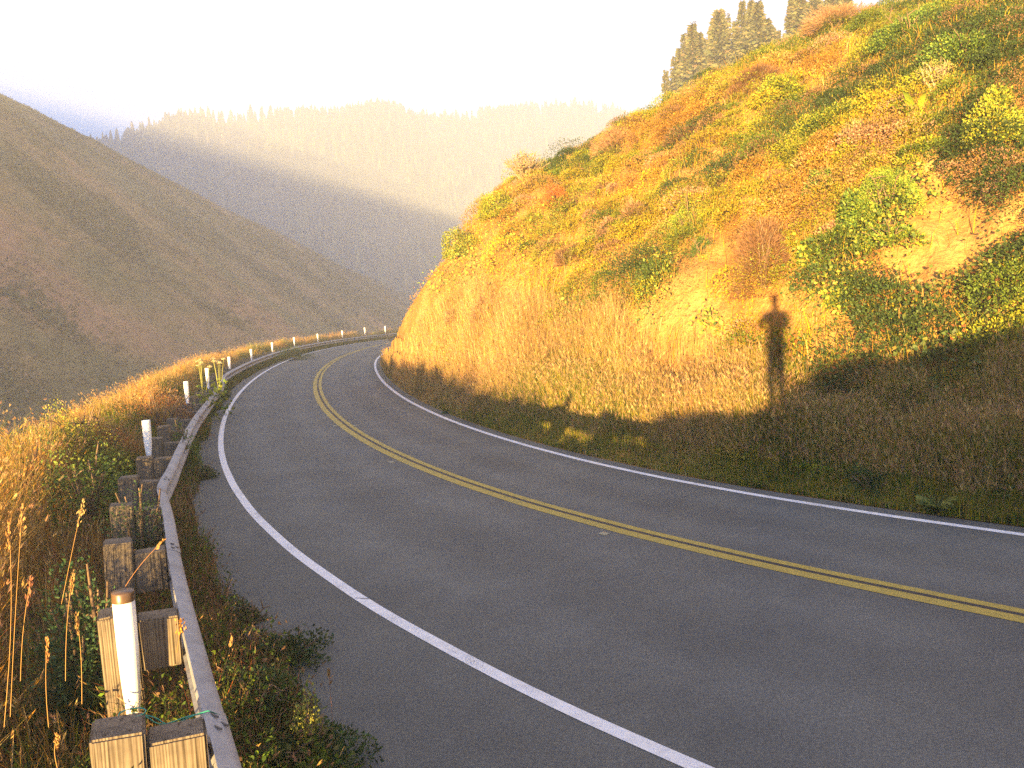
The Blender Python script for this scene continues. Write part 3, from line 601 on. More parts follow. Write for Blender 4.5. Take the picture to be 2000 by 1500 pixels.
for i, (tx, ty, bx_, by_) in enumerate(DEL):
    v = ray(tx, ty); ts = np.linspace(3, 140, 4000); P = np.array([0, 0, EYE]) + v * ts[:, None]
    # point on the sight line that stands on the post line behind the rail
    d, sd, ix = near_curve(P[:, 0], P[:, 1], RL[:, :2]); off = d * sd
    want = .40 if i == 0 else .42
    ok = np.nonzero((np.abs(off - want) < .25) & (P[:, 2] > .75) & (P[:, 2] < 1.75))[0]
    if i == 0:
        p_, n_ = rail_at(S_P0 + POST_STEP * .86); tgt = p_[:2] + n_ * .37
        j = int(np.argmin((P[:, 0] - tgt[0]) ** 2 + (P[:, 1] - tgt[1]) ** 2))
    elif len(ok): j = ok[np.argmin(np.abs(P[ok, 2] - 1.18))]
    else: j = int(np.argmin(np.abs(P[:, 2] - 1.15)))
    q = P[j]; depth = q[1]; vis = math.hypot(tx - bx_, ty - by_) / F_PX * depth
    hgt = max(vis * 1.25, .75) if i else 1.12
    r_ = empty('delineator', (q[0], q[1], q[2] - hgt), math.atan2(q[1], q[0]) + math.pi / 2)
    a_ = bpy.data.objects.new('tube', _tube); C.objects.link(a_); a_.parent = r_; a_.scale = (1, 1, hgt)
    if i == 0: c_ = bpy.data.objects.new('cap', _cap); C.objects.link(c_); c_.parent = r_; c_.location = (0, 0, hgt - 1.0)
    else:
        w_ = min(1.0, 1.0 if i < 2 else .95); r_.scale = (w_ * (1 + .012 * max(0, i - 3)), w_ * (1 + .012 * max(0, i - 3)), 1)
    tag(r_, DLAB[i], 'delineator', 'white delineators along the guardrail'); DELXY.append(q)
    print('delineator', i, q.round(2), 'h %.2f' % hgt)
DELXY = np.array(DELXY)

# green twine tied round the nearest delineator's foot and over the rail
q0 = DELXY[0]; pr, nr = rail_at(S_P0 + .12)
a0 = np.array([pr[0] + nr[0] * .33, pr[1] + nr[1] * .33, pr[2] + .09]); a1 = np.array([pr[0] - nr[0] * .02, pr[1] - nr[1] * .02, pr[2] + .006]); a2 = np.array([pr[0] - nr[0] * .115, pr[1] - nr[1] * .115, pr[2] - .06])
mb = MB()
for dz, ph in ((0, .0), (.012, 1.3)):
    u = np.linspace(0, 1, 14)[:, None]; P = np.concatenate([a0 * (1 - u) + a1 * u + np.array([0, 0, -.05]) * np.sin(u * math.pi) + np.array([.012, .012, .012]) * np.sin(u * 9 + ph) * np.sin(u * math.pi), (a1 * (1 - u) + a2 * u)[1:]])
    tube(mb, P, .0035, n=5)
th = np.linspace(0, 2 * math.pi, 16); tube(mb, np.stack([a0[0] + .065 * np.cos(th), a0[1] + .05 * np.sin(th), np.full(16, a0[2])], 1), .0035, n=5, cap=False)
M_TWINE = plain_mat('green_twine', (.02, .22, .16), .7)
tag(mb.build('twine', M_TWINE), 'thin green twine tied from the brown capped delineator to the steel rail', 'twine')

# small ceramic markers beside the double yellow line
M_MARK = plain_mat('pale_marker', (.26, .23, .14), .6, .2)
MK = [(765, 903, 'small cream pavement marker outside the yellow line in mid bend'), (1180, 1043, 'small cream pavement marker nearest the camera beside the yellow line'), (655, 832, 'thin pale pavement marker left of the yellow line farther along'), (694, 832, 'thin pale pavement marker right of the yellow line farther along')]
for px_, py_, lb in MK:
    p = ground_pt(px_, py_); j = int(np.argmin(((YL - p[:2]) ** 2).sum(1))); t = TY[j]
    mb = MB(); pr_ = np.array([(-.045, .0), (-.028, .012), (.028, .012), (.045, .0)]); hw = .045
    V = [[x_, sy * hw * (1 if z_ == 0 else .7), z_ + .0045] for sy in (-1, 1) for x_, z_ in pr_]
    mb.add(np.array(V), np.array([[0, 1, 5, 4], [1, 2, 6, 5], [2, 3, 7, 6], [0, 3, 2, 1], [4, 5, 6, 7]]))
    o = mb.build('pavement_marker', M_MARK); o.location = (p[0], p[1], 0); o.rotation_euler = (0, 0, math.atan2(t[1], t[0]) + math.pi / 2); o.scale = (1, 1.2, 1)
    tag(o, lb, 'road marker', 'pavement markers along the centre line')
# ------------------------------------------------------------------ plants of the cut hillside
YG = (.24, .245, .018); YEL = (.36, .27, .018); GRN = (.10, .145, .018); DGR = (.05, .08, .02); ORG = (.36, .19, .03); TAN = (.37, .24, .08); PNK = (.34, .20, .115); BRN = (.20, .115, .06); STRAW = (.50, .36, .15); RED = (.30, .10, .035)
BARE = [(1425, 490, 42, 66, 1.), (1345, 515, 24, 42, 1.), (1378, 590, 58, 85, 1.), (1320, 665, 74, 80, .95), (1262, 690, 40, 40, .6), (1215, 500, 16, 36, .9), (1850, 485, 135, 85, 1.), (1765, 525, 80, 48, .9), (1560, 585, 110, 55, .75), (1500, 560, 40, 60, .8), (1660, 650, 130, 45, .55), (1960, 440, 60, 45, .9), (1120, 520, 30, 40, .35), (1010, 545, 40, 60, .25), (1900, 580, 60, 40, .4), (1470, 660, 60, 50, .5)]
def bare_at(uv):
    b = np.zeros(len(uv))
    jit = (fbm(uv[:, 0] * .035, uv[:, 1] * .035, 61, 3) - .5) * .9
    for (u0, v0, a, c, s) in BARE: b = np.maximum(b, s * sstep(1.25, .75, np.hypot((uv[:, 0] - u0) / a, (uv[:, 1] - v0) / c) / 1.25 + jit))
    return b
def hill_pts(n, az0=None, az1=40.0, over=3.0, tmin=.15):
    az0 = AZ_MIN if az0 is None else az0
    a = rng.uniform(az0, az1, n); r0, T, r1 = hill_profile(a); r = r0 + rng.uniform(0, 1, n) ** 1.55 * (r1 + over - r0)
    # equal density per unit of radius: thin out where the radius range is short
    k = rng.uniform(0, 33, n) < (r1 + over - r0); a = a[k]; r = r[k]
    x = r * np.sin(np.radians(a)); y = r * np.cos(np.radians(a)); t = inner_t(x, y); k = t > tmin
    x, y, t = x[k], y[k], t[k]; return np.stack([x, y, hill_z(x, y)], 1), t
def hill_normal(P):
    e = .25; dx = (hill_z(P[:, 0] + e, P[:, 1]) - hill_z(P[:, 0] - e, P[:, 1])) / (2 * e); dy = (hill_z(P[:, 0], P[:, 1] + e) - hill_z(P[:, 0], P[:, 1] - e)) / (2 * e)
    n = np.stack([-dx, -dy, np.ones(len(P))], 1); return n / np.linalg.norm(n, axis=1)[:, None]
def zone_color(P, uv, t):
    """patchwork of plant colours over the hill, from broad and fine noise"""
    n = len(P); a = fbm(P[:, 0] * .16 + 3, P[:, 1] * .16 + P[:, 2] * .12, 71, 3); b = fbm(P[:, 0] * .55, P[:, 1] * .55 + P[:, 2] * .4, 73, 3)
    gx = sstep(1450, 2000, uv[:, 0]) * sstep(640, 200, uv[:, 1])              # greener towards the upper right
    lo = sstep(5.0, 1.0, t)                                                    # drier by the road
    g = a * .6 + b * .4 + .10 * gx - .05 * lo + .05 + .035 * np.exp(-((uv[:, 0] - 1260) / 260) ** 2 - ((uv[:, 1] - 330) / 130) ** 2) + rng.normal(0, .03, n)
    pal = np.array([ORG, TAN, YEL, YG, GRN, DGR]); edges = np.array([.0, .39, .415, .475, .545, .60])
    i = np.clip(np.searchsorted(edges, g) - 1, 0, 5); return pal[i], g
def shrink(P, uv):  # thinned by bare soil
    return rng.uniform(0, 1, len(P)) > bare_at(uv)

# low mat of small leaves
P, t = hill_pts(760000, over=5.0); uv = project(P); k = shrink(P, uv) & (t > .5) & (rng.uniform(0, 1, len(P)) < .30 + .70 * sstep(1.5, 3.5, t)); P, t, uv = P[k], t[k], uv[k]
col, g = zone_color(P, uv, t); n = len(P)
lump = fbm(P[:, 0] * 1.3, P[:, 1] * 1.3 + P[:, 2], 81, 3); hgt = np.clip((lump - .35) * 1.5, .02, 1) * (.18 + .55 * rng.uniform(0, 1, n) ** .7)
nrm = hill_normal(P); Q = P + nrm * (hgt * .55)[:, None] + np.array([0, 0, 1.0]) * (hgt * .45)[:, None]
mb = MB(); leaves(mb, Q, rng.uniform(.025, .065, n), rng.uniform(.015, .036, n), nrm + rnd_unit(n) * .9, vary(col, n, .36, .09) * (.62 + .6 * fbm(P[:, 0] * .9, P[:, 1] * .9 + P[:, 2] * .7, 83, 3))[:, None])
tag(mb.build('undergrowth', M_LEAF), 'mat of small yellow and green leaves covering the sunlit hillside', 'undergrowth', None, 'stuff')

# rounded clumps of scrub that make the slope lumpy
P, t = hill_pts(3300, over=6.0, tmin=2.2); uv = project(P); k = shrink(P, uv) & (t > 2.4 + 1.6 * rng.uniform(0, 1, len(P))); P, t, uv = P[k], t[k], uv[k]
col, g = zone_color(P, uv, t); nrm = hill_normal(P); mb = MB()
for i in range(len(P)):
    rd = rng.uniform(.22, .75) * (1.0 + .5 * (rng.uniform() < .1)); nl = int(220 + 900 * rd); d = rnd_unit(nl); d = d + nrm[i] * .55; d /= np.linalg.norm(d, axis=1)[:, None]
    rr_ = rd * rng.uniform(.55, 1.0, nl) ** .6 * (1 + .35 * (vn(d[:, 0] * 2.5 + i, d[:, 1] * 2.5 + d[:, 2] * 2, 3) - .5)); q = P[i] + d * rr_[:, None] * np.array([1, 1, .72])
    c = vary(col[i], nl, .32, .08) * rng.uniform(.55, 1.1)
    if rng.uniform() < .11: c = vary(BRN if rng.uniform() < .5 else PNK, nl, .25, .08)
    sz = rng.uniform(.8, 1.35)
    leaves(mb, q, rng.uniform(.025, .055, nl) * sz, rng.uniform(.015, .034, nl) * sz, d + rnd_unit(nl) * .7, c)
tag(mb.build('undergrowth', M_LEAF), 'rounded low clumps of coastal scrub on the sunlit hillside', 'undergrowth', None, 'stuff')

# tufts of dry grass between the shrubs
P, t = hill_pts(120000, over=4.0, tmin=2.0); uv = project(P); cl = fbm(P[:, 0] * .7, P[:, 1] * .7 + P[:, 2] * .6, 91, 3); k = (rng.uniform(0, 1, len(P)) < .15 + 1.5 * (cl - .42)) & (rng.uniform(0, 1, len(P)) > bare_at(uv) * .95); P, t, uv = P[k], t[k], uv[k]; n = len(P)
mb = MB(); col = mixc([TAN, STRAW, ORG, YEL, YG], [1.5, .8, 3.2, 3, 2.5], n); tips, d = blades(mb, P, rng.uniform(.25, .65, n), rng.uniform(.010, .018, n), rng.uniform(.1, .6, n), vary(col, n, .25, .07))
k = rng.uniform(0, 1, n) < .35; T_ = tips[k]; leaves(mb, T_ - np.array([0, 0, .04]), rng.uniform(.06, .12, len(T_)), rng.uniform(.008, .016, len(T_)), d[k] * .5 + np.array([0, 0, 1.0]) + rnd_unit(len(T_)) * .15, vary(mixc([TAN, ORG, YEL], [1, 2, 2], len(T_)), len(T_), .2))
tag(mb.build('dry_grass', M_GRASS), 'tufts of dry orange grass scattered up the hillside', 'grass', None, 'stuff')

# tall dry grass along the foot of the cut
def verge(n, az0, az1):
    a = rng.uniform(az0, az1, n); r0, T, r1 = hill_profile(a); wdt = toe(a) + np.interp(a, [-9.6, -7, -3, 4, 12, 20, 40], [.8, 1.5, 2.0, 1.5, .6, .4, .4]) + .9 * (fbm(a * .35, a * 0 + .5, 131, 3) - .4)
    r = r0 + .03 + rng.uniform(0, 1, n) ** 1.25 * wdt; x = r * np.sin(np.radians(a)); y = r * np.cos(np.radians(a)); t = inner_t(x, y); k = t > .02
    x, y, t = x[k], y[k], t[k]; return np.stack([x, y, hill_z(x, y)], 1), t
P, t = verge(420000, AZ_MIN - .2, 40); uv = project(P); cl = fbm(P[:, 0] * .5, P[:, 1] * .5, 101, 3); big = fbm(P[:, 0] * .18, P[:, 1] * .18, 103, 2)
k = (rng.uniform(0, 1, len(P)) > bare_at(uv) * 1.0) & (rng.uniform(0, 1, len(P)) < .45 + 1.4 * (cl - .3)); P, t, uv, cl, big = P[k], t[k], uv[k], cl[k], big[k]; n = len(P)
green = np.clip((big - .44) * 5 + .35 * sstep(1300, 1900, uv[:, 0]) + .22 * sstep(.9, .2, t), .10, .75); pt = fbm(P[:, 0] * .9, P[:, 1] * .9, 107, 3)[:, None]; col = np.where((rng.uniform(0, 1, n) < green)[:, None], mixc([YG, GRN, DGR, YEL], [2, 3, 1.3, 1], n), (.55 + .95 * pt) *  mixc([TAN, PNK, STRAW, BRN, ORG], [3.4, 2.4, 2.0, .8, 1.8], n))
H = (.10 + .68 * sstep(.0, 1.2, t + .8 * (cl - .5)) * rng.uniform(.45, 1.3, n)) * (.45 + 1.15 * cl); H = H * (1 - .5 * bare_at(uv - np.array([0, 35]))); mb = MB(); tips, d = blades(mb, P, H, rng.uniform(.005, .011, n), rng.uniform(.02, .28, n), vary(col, n, .30, .08))
k = (rng.uniform(0, 1, n) < .17) & (H > .3); T_ = tips[k]; m = len(T_); hc = vary(mixc([PNK, TAN, STRAW, BRN], [3.2, 2.6, 1.6, .6], m), m, .22)
for _ in range(3): leaves(mb, T_ - np.array([0, 0, .06]) + rng.normal(0, .010, (m, 3)), rng.uniform(.05, .11, m), rng.uniform(.006, .011, m), d[k] * .5 + np.array([0, 0, 1.0]) + rnd_unit(m) * .22, hc)
tag(mb.build('verge_grass', M_GRASS), 'tall dry pinkish grass with seed heads along the inside of the bend', 'grass', None, 'stuff')

# broad ivy-like leaves low on the slope to the right
def broad(n, spots, lo, hi, cols, wts, name, label, hmax=.35):
    mb = MB()
    for (u0, v0, a, c, s) in spots:
        m = int(n * s); uu = u0 + rng.normal(0, .55, m) * a; vv = v0 + rng.normal(0, .55, m) * c
        base = hill_at(u0, v0); ex = hill_at(u0 + 20, v0) - hill_at(u0 - 20, v0); ey = hill_at(u0, v0 + 15) - hill_at(u0, v0 - 15)
        x = base[0] + (uu - u0) / 40 * ex[0] + (vv - v0) / 30 * ey[0]; y = base[1] + (uu - u0) / 40 * ex[1] + (vv - v0) / 30 * ey[1]
        kk = inner_t(x, y) > .35; x, y = x[kk], y[kk]; m = len(x)
        p = np.stack([x, y, hill_z(x, y)], 1); nr_ = hill_normal(p); p = p + nr_ * (rng.uniform(.03, 1, m) * hmax)[:, None]
        leaves(mb, p, rng.uniform(lo, hi, m), rng.uniform(lo, hi, m) * .85, nr_ * .3 + rnd_unit(m) + np.array([0, -.2, -.25]), vary(mixc(cols, wts, m), m, .3, .08), fold=.12)
    tag(mb.build(name, M_LEAF), label, 'ground cover', None, 'stuff')
broad(420, [(1880, 575, 90, 30, 1), (1960, 560, 45, 50, .8), (1790, 600, 60, 35, .8), (1700, 560, 60, 25, .5), (1560, 690, 70, 35, .6), (1740, 690, 110, 40, 1.1), (1900, 680, 90, 50, 1.2), (1960, 750, 60, 70, 1), (1640, 770, 70, 50, .7), (1780, 800, 90, 60, 1), (1930, 860, 70, 60, .9), (1960, 950, 50, 50, .6), (1420, 760, 50, 30, .4), (1590, 560, 40, 30, .4), (1480, 720, 40, 30, .4)], .05, .105, [(.09, .12, .03), (.05, .08, .02), (.20, .17, .04), (.22, .09, .03)], [3, 3, 1.5, 1.4], 'ivy', 'broad dark ivy leaves trailing over the sandy foot of the slope')
broad(320, [(1660, 570, 45, 30, .7), (1590, 520, 40, 30, .5), (1690, 480, 60, 35, .9), (1720, 430, 60, 40, 1), (1780, 400, 50, 40, .7), (1640, 600, 30, 25, .4), (1280, 570, 30, 30, .4), (1300, 520, 30, 25, .4), (1130, 610, 45, 35, .8), (1390, 640, 22, 22, .3), (930, 520, 50, 40, .9), (880, 560, 40, 40, .8), (1000, 470, 50, 40, .8), (1080, 450, 40, 30, .5), (1320, 840, 40, 20, .3)], .05, .11, [(.30, .30, .04), (.16, .22, .04), (.08, .13, .03), (.42, .36, .05)], [3, 3, 2, 1.5], 'ground_cover', 'glossy yellow green leaves in patches on the sunlit slope', .45)
# ------------------------------------------------------------------ plants of the outer bank
def bank_pts(n, q0, q1, smin, smax, power=1.0):
    """points on the bank, q metres beyond the guardrail, denser near the camera"""
    i0 = np.argmin(((EO - np.array([-1.2, 3.2])) ** 2).sum(1))
    L = np.arange(len(EO)) * .5 - i0 * .5
    dd = rng.uniform(0, 1, n)
    s = smin + (np.exp(dd * math.log((smax - smin + 3) / 3)) - 1) * 3        # ~1/(s+3)
    x0 = np.interp(s, L, EO[:, 0]); y0 = np.interp(s, L, EO[:, 1]); nx = np.interp(s, L, NE[:, 0]); ny = np.interp(s, L, NE[:, 1]); ro = np.interp(s, L, RAILOFF)
    q = q0 + rng.uniform(0, 1, n) ** power * (q1 - q0); t = ro + q
    x = x0 + nx * t; y = y0 + ny * t; return np.stack([x, y, bank_z(x, y)], 1), q, s
def rail_q(x, y):
    d, s, i = near_curve(x, y, RL[::5, :2]); return d * s
def post_clear(P):
    d = np.sqrt(((P[:, None, :2] - POSTXY[None, :14]) ** 2).sum(2)).min(1); return d
VIEWN = lambda P: np.hypot(P[:, 0], P[:, 1])
# height allowed so that posts, rail and delineators stay in sight, as they do on the photographed bank
def allow(P, q):
    r = VIEWN(P); base = np.interp(q, [.2, .75, 1.3, 2.0], [.26, .38, .56, .66])
    k = np.interp(P[:, 1], [-1, 2.0, 4.2], [.25, .45, 1.0]); near = sstep(1.2, .8, P[:, 1]) * sstep(2.25, 2.0, q)
    base = np.where((q > 1.1) & (P[:, 1] > 4.2) & (P[:, 1] < 13), np.clip(1.18 - P[:, 2], .35, 1.3) * sstep(.9, 1.6, q), base)
    return base * (1 - near) * k + near * .35
def low_near(P):            # the trampled hollow right below the camera on the bank
    return sstep(1.2, 3.0, VIEWN(P))
def clear_view(P):          # few plants stand right in front of the nearest timber posts and the capped delineator
    d = np.stack([np.hypot(P[:, 0] - a * DELXY[0, 0], P[:, 1] - a * DELXY[0, 1]) for a in (.72, .8, .88, .96)] + [np.hypot(P[:, 0] - DELXY[0, 0] + .31 * a, P[:, 1] - DELXY[0, 1] + .95 * a) for a in (.3, .6, .9, 1.2, 1.6, 2.0, 2.4)]).min(0)
    pc = np.stack([np.sqrt(((P[:, None, :2] - POSTXY[None, :7] * a) ** 2).sum(2)).min(1) for a in (.86, .93, 1.0)]).min(0)
    return (d > .20 + .1 * rng.uniform(0, 1, len(P))) & ((pc > .30) | (rng.uniform(0, 1, len(P)) < .10))
# stems and blades
P, q, s = bank_pts(300000, .42, 4.6, -5, 95); r = VIEWN(P); cl = fbm(P[:, 0] * .9, P[:, 1] * .9, 111, 3); k = ((r > 2.4) | (P[:, 1] < -.9)) & (rng.uniform(0, 1, len(P)) < (.25 + 2.2 * (cl - .36)) * (1 - .55 * sstep(1.4, 1.0, q) * sstep(9, 7, P[:, 1]))) & (P[:, 1] > -2.6); k &= clear_view(P); P, q, s, cl = P[k], q[k], s[k], cl[k]; n = len(P)
big = fbm(P[:, 0] * .45, P[:, 1] * .45, 113, 2); green = np.clip((big - .48) * 3 + .30 - .25 * sstep(.8, 2.2, q), .04, .8)
col = np.where((rng.uniform(0, 1, n) < green)[:, None], mixc([YG, GRN, DGR], [1.5, 3, 2], n), mixc([TAN, ORG, STRAW, BRN, RED], [3, 3.2, 1.6, 1.4, .8], n))
H = allow(P, q) * rng.uniform(.45, 1.35, n) * (.6 + .8 * cl); mb = MB(); tips, d = blades(mb, P, H, rng.uniform(.004, .009, n) * (1 + .02 * VIEWN(P)), rng.uniform(.05, .55, n), vary(col, n, .25, .08))
k = (rng.uniform(0, 1, n) < .28) & (H > .35) & (q > .6); T_ = tips[k]; m = len(T_); hc = vary(mixc([TAN, PNK, STRAW, ORG], [2, 3, 2, 2], m), m, .2)
for _ in range(4): leaves(mb, T_ - np.array([0, 0, .05]) - d[k] * .02 + rng.normal(0, .008, (m, 3)), rng.uniform(.03, .08, m), rng.uniform(.005, .011, m), d[k] * .6 + np.array([0, 0, .9]) + rnd_unit(m) * .25, hc)
tag(mb.build('dry_grass', M_GRASS), 'tall orange dry grass with seed heads on the bank beyond the guardrail', 'grass', None, 'stuff')
# long thin stems of wild oats close to the camera
P, q, s = bank_pts(9000, .9, 3.2, -.6, 9); k = clear_view(P) & (VIEWN(P) > 4.0) & (q > 1.25) & (fbm(P[:, 0] * 1.4, P[:, 1] * 1.4, 119, 2) > .46) & (rng.uniform(0, 1, len(P)) < .2 + .8 * sstep(1.0, 1.8, q)); P, q = P[k], q[k]; n = len(P)
mb = MB(); tips, d = blades(mb, P, rng.uniform(.55, 1.0, n), rng.uniform(.003, .005, n), rng.uniform(.05, .3, n), vary(mixc([ORG, TAN, STRAW, RED], [3, 3, 2, 1], n), n, .25))
for j in range(7): leaves(mb, tips - d * (.02 * j) - np.array([0, 0, .022]) * j + rng.normal(0, .008, (n, 3)), rng.uniform(.02, .04, n), rng.uniform(.005, .009, n), d * .7 + np.array([0, 0, .6]) + rnd_unit(n) * .4, vary(mixc([TAN, PNK, ORG], [2, 2, 2], n), n, .2))
tag(mb.build('wild_oats', M_GRASS), 'long thin orange wild oat stems at the left edge close by', 'grass', None, 'stuff')
# leafy weeds among the grass
P, q, s = bank_pts(300000, .30, 4.4, -5, 95); r = VIEWN(P); big = fbm(P[:, 0] * .45, P[:, 1] * .45, 113, 2); f2 = fbm(P[:, 0] * 1.6, P[:, 1] * 1.6, 117, 3)
k = (r > 2.4) & (P[:, 1] > .5) & (rng.uniform(0, 1, len(P)) < np.clip((big - .40) * 4 + .45 * sstep(1.2, .5, q) + .6 * sstep(1.7, 1.2, q) * sstep(9, 6, P[:, 1]), .05, 1)); k &= clear_view(P); P, q, f2 = P[k], q[k], f2[k]; n = len(P)
h = allow(P, q) * np.clip((f2 - .25) * 1.7, .08, 1) * rng.uniform(.15, 1.0, n) ** .6; Q = P + np.stack([np.zeros(n), np.zeros(n), h], 1)
col = mixc([GRN, DGR, (.07, .12, .045), YG, (.16, .15, .04), RED], [3, 3, 2.6, 1.6, 1, .25], n)
mb = MB(); leaves(mb, Q, rng.uniform(.03, .075, n), rng.uniform(.010, .03, n), rnd_unit(n) + np.array([0, 0, .5]), vary(col, n, .3, .08))
tag(mb.build('weeds', M_LEAF), 'low green leafy weeds among the dry grass of the outer bank', 'weeds', None, 'stuff')
# weeds between the guardrail and the asphalt
def verge_out(n, smin, smax, qa, qb):
    P, q, s = bank_pts(n, qa, qb, smin, smax); return P, q, s
P, q, s = bank_pts(130000, -1.35, .45, -5, 95); r = VIEWN(P); cl = fbm(P[:, 0] * 1.1, P[:, 1] * 1.1, 121, 3); lim = -np.interp(P[:, 1], [2, 5, 8, 12, 18, 30, 60], [.95, .80, .60, .45, .35, .45, .70]) - (fbm(P[:, 0] * .7, P[:, 1] * .7, 123, 3) - .5) * np.interp(P[:, 1], [3, 9, 14], [1.1, .7, .3])
k = (q > lim) & (rng.uniform(0, 1, len(P)) < .35 + 2 * (cl - .36)) & (P[:, 1] > .8) & (r > 3.0); P, q, cl = P[k], q[k], cl[k]; n = len(P)
ge = sstep(5.5, 4.0, P[:, 1]) + sstep(11, 16, P[:, 1]); green = np.clip(.25 + .6 * ge + (cl - .5), .08, .92)
col = np.where((rng.uniform(0, 1, n) < green)[:, None], mixc([DGR, GRN, (.06, .09, .035)], [3, 2, 2], n), mixc([BRN, PNK, TAN, RED, (.14, .07, .035)], [3, 2, 1.2, 1.0, 2], n))
H = rng.uniform(.10, .42, n) * (.5 + cl) * np.interp(q, [-1.2, -.5, .1], [.35, .9, 1.0]) * (1 + 1.0 * sstep(1.3, .8, P[:, 1])); P[:, 2] = np.maximum(P[:, 2], -.02); mb = MB()
tips, d = blades(mb, P, H, rng.uniform(.004, .008, n) * (1 + .02 * VIEWN(P)), rng.uniform(.1, .7, n), vary(col, n, .28, .08))
P2 = P[rng.uniform(0, 1, n) < .30 + .5 * np.clip(ge, 0, 1)]; m = len(P2)
for _ in range(2): leaves(mb, P2 + np.stack([rng.normal(0, .05, m), rng.normal(0, .05, m), rng.uniform(.02, .34, m)], 1), rng.uniform(.025, .06, m), rng.uniform(.012, .032, m), rnd_unit(m) + np.array([0, 0, .3]), vary(mixc([DGR, GRN, (.09, .085, .03), BRN], [3, 2, 1, .6], m), m, .3, .08))
k = (rng.uniform(0, 1, n) < .10) & (H > .2); T_ = tips[k]; m = len(T_)
for _ in range(2): leaves(mb, T_ - np.array([0, 0, .03]), rng.uniform(.04, .08, m), rng.uniform(.008, .015, m), d[k] + np.array([0, 0, 1.0]) + rnd_unit(m) * .2, vary(mixc([BRN, PNK, TAN], [2, 2, 1], m), m, .2))
tag(mb.build('roadside_weeds', M_GRASS), 'dark brown and green weeds between the guardrail and the asphalt', 'weeds', None, 'stuff')
# brush on the rise behind the camera
n = 26000; P = np.stack([rng.uniform(-2.6, 4.2, n), rng.uniform(-4.5, -.75, n), np.zeros(n)], 1); k = (np.hypot(P[:, 0] + .30, P[:, 1] + .95) > .40); P = P[k]; P[:, 2] = bank_z(P[:, 0], P[:, 1]); n = len(P)
dd, _, _ = near_curve(P[:, 0], P[:, 1], EO); _, sd, _ = near_curve(P[:, 0], P[:, 1], EO); k = sd > 0; P = P[k]; n = len(P)
mb = MB(); blades(mb, P, rng.uniform(.1, .35, n), rng.uniform(.006, .010, n), rng.uniform(.1, .5, n), vary(mixc([TAN, ORG, BRN, GRN], [3, 2, 2, 2], n), n, .25))
tag(mb.build('dry_grass', M_GRASS), 'short dry grass on the rise where the photographer stands', 'grass', None, 'stuff')
# ------------------------------------------------------------------ conifers
def fir_arrays(h, rad, nb, per, seed, gap=.15, needle=(.32, .115)):
    """one fir: trunk tube and drooping boughs of needle sprays; returns crown (V, F, col) and trunk"""
    r_ = np.random.default_rng(seed); c = MB()
    z = h * (gap + (1 - gap) * r_.uniform(0, 1, nb) ** .9); k = (z / h - gap) / (1 - gap); rr_ = rad * (1 - k) ** .95 * r_.uniform(.6, 1.15, nb) * (.8 + .35 * np.sin(k * 21 + seed)) + .12
    az = r_.uniform(0, 2 * math.pi, nb); d = np.stack([np.cos(az), np.sin(az)], 1)
    P = []; A_ = []; L_ = []; W_ = []
    for j in range(per):
        f = (j + .6) / per * r_.uniform(.75, 1.15, nb); x = d[:, 0] * rr_ * f; y = d[:, 1] * rr_ * f
        zz = z - rr_ * .30 * f + .22 * rr_ * f * f + r_.normal(0, .02 * rad, nb)
        P.append(np.stack([x, y, zz], 1)); a2 = az + r_.normal(0, .7, nb)
        A_.append(np.stack([np.cos(a2), np.sin(a2), r_.normal(-.15, .3, nb)], 1)); L_.append(rad * needle[0] * (.25 + .75 * (1 - k)) * r_.uniform(.6, 1.2, nb)); W_.append(rad * needle[1] * (.3 + .7 * (1 - k)) * r_.uniform(.6, 1.2, nb))
    P = np.concatenate(P); return P, np.concatenate(A_), np.concatenate(L_), np.concatenate(W_)
NEED = [(.045, .065, .022), (.06, .075, .028), (.035, .055, .022), (.09, .085, .035)]
FIRN = [(.12, .13, .055), (.15, .14, .06), (.10, .11, .05), (.20, .155, .075)]  # needle colours paled and warmed to put haze and sun glare into the firs
def make_fir(name, loc, h, rad, nb, per, seed, label, group, trunk_show=.12):
    e = empty(name, loc); P, A_, L_, W_ = fir_arrays(h, rad, nb, per, seed, trunk_show)
    mb = MB(); leaves(mb, P, L_, W_, A_, vary(mixc(FIRN, [3, 3, 2, 1], len(P)), len(P), .25, .08), fold=.2); mb.build('crown', M_NEEDLE, e)
    mb = MB(); zz = np.linspace(-1.0, h * .97, 8); tube(mb, np.stack([np.sin(zz * .4 + seed) * .05, np.cos(zz * .33 + seed) * .05, zz], 1), np.interp(zz, [-1, h], [h * .017, .03]), (.17, .13, .10), n=6)
    r_ = np.random.default_rng(seed + 5)
    for _ in range(14):                                                # dead lower limbs
        z0 = h * r_.uniform(.04, .5); a = r_.uniform(0, 6.28); L = rad * r_.uniform(.3, .8); tube(mb, [(0, 0, z0), (math.cos(a) * L * .6, math.sin(a) * L * .6, z0 - .05 * L), (math.cos(a) * L, math.sin(a) * L, z0 - .2 * L)], [.06, .04, .015], (.20, .16, .13), n=4, cap=False)
    mb.build('trunk', M_BARK, e); return tag(e, label, 'tree', group)
def fir_site(px, dist):
    v = ray(px, 300); a = math.atan2(v[0], v[1]); x, y = dist * math.sin(a), dist * math.cos(a); return x, y, float(hill_z(np.array([x]), np.array([y]))[0])
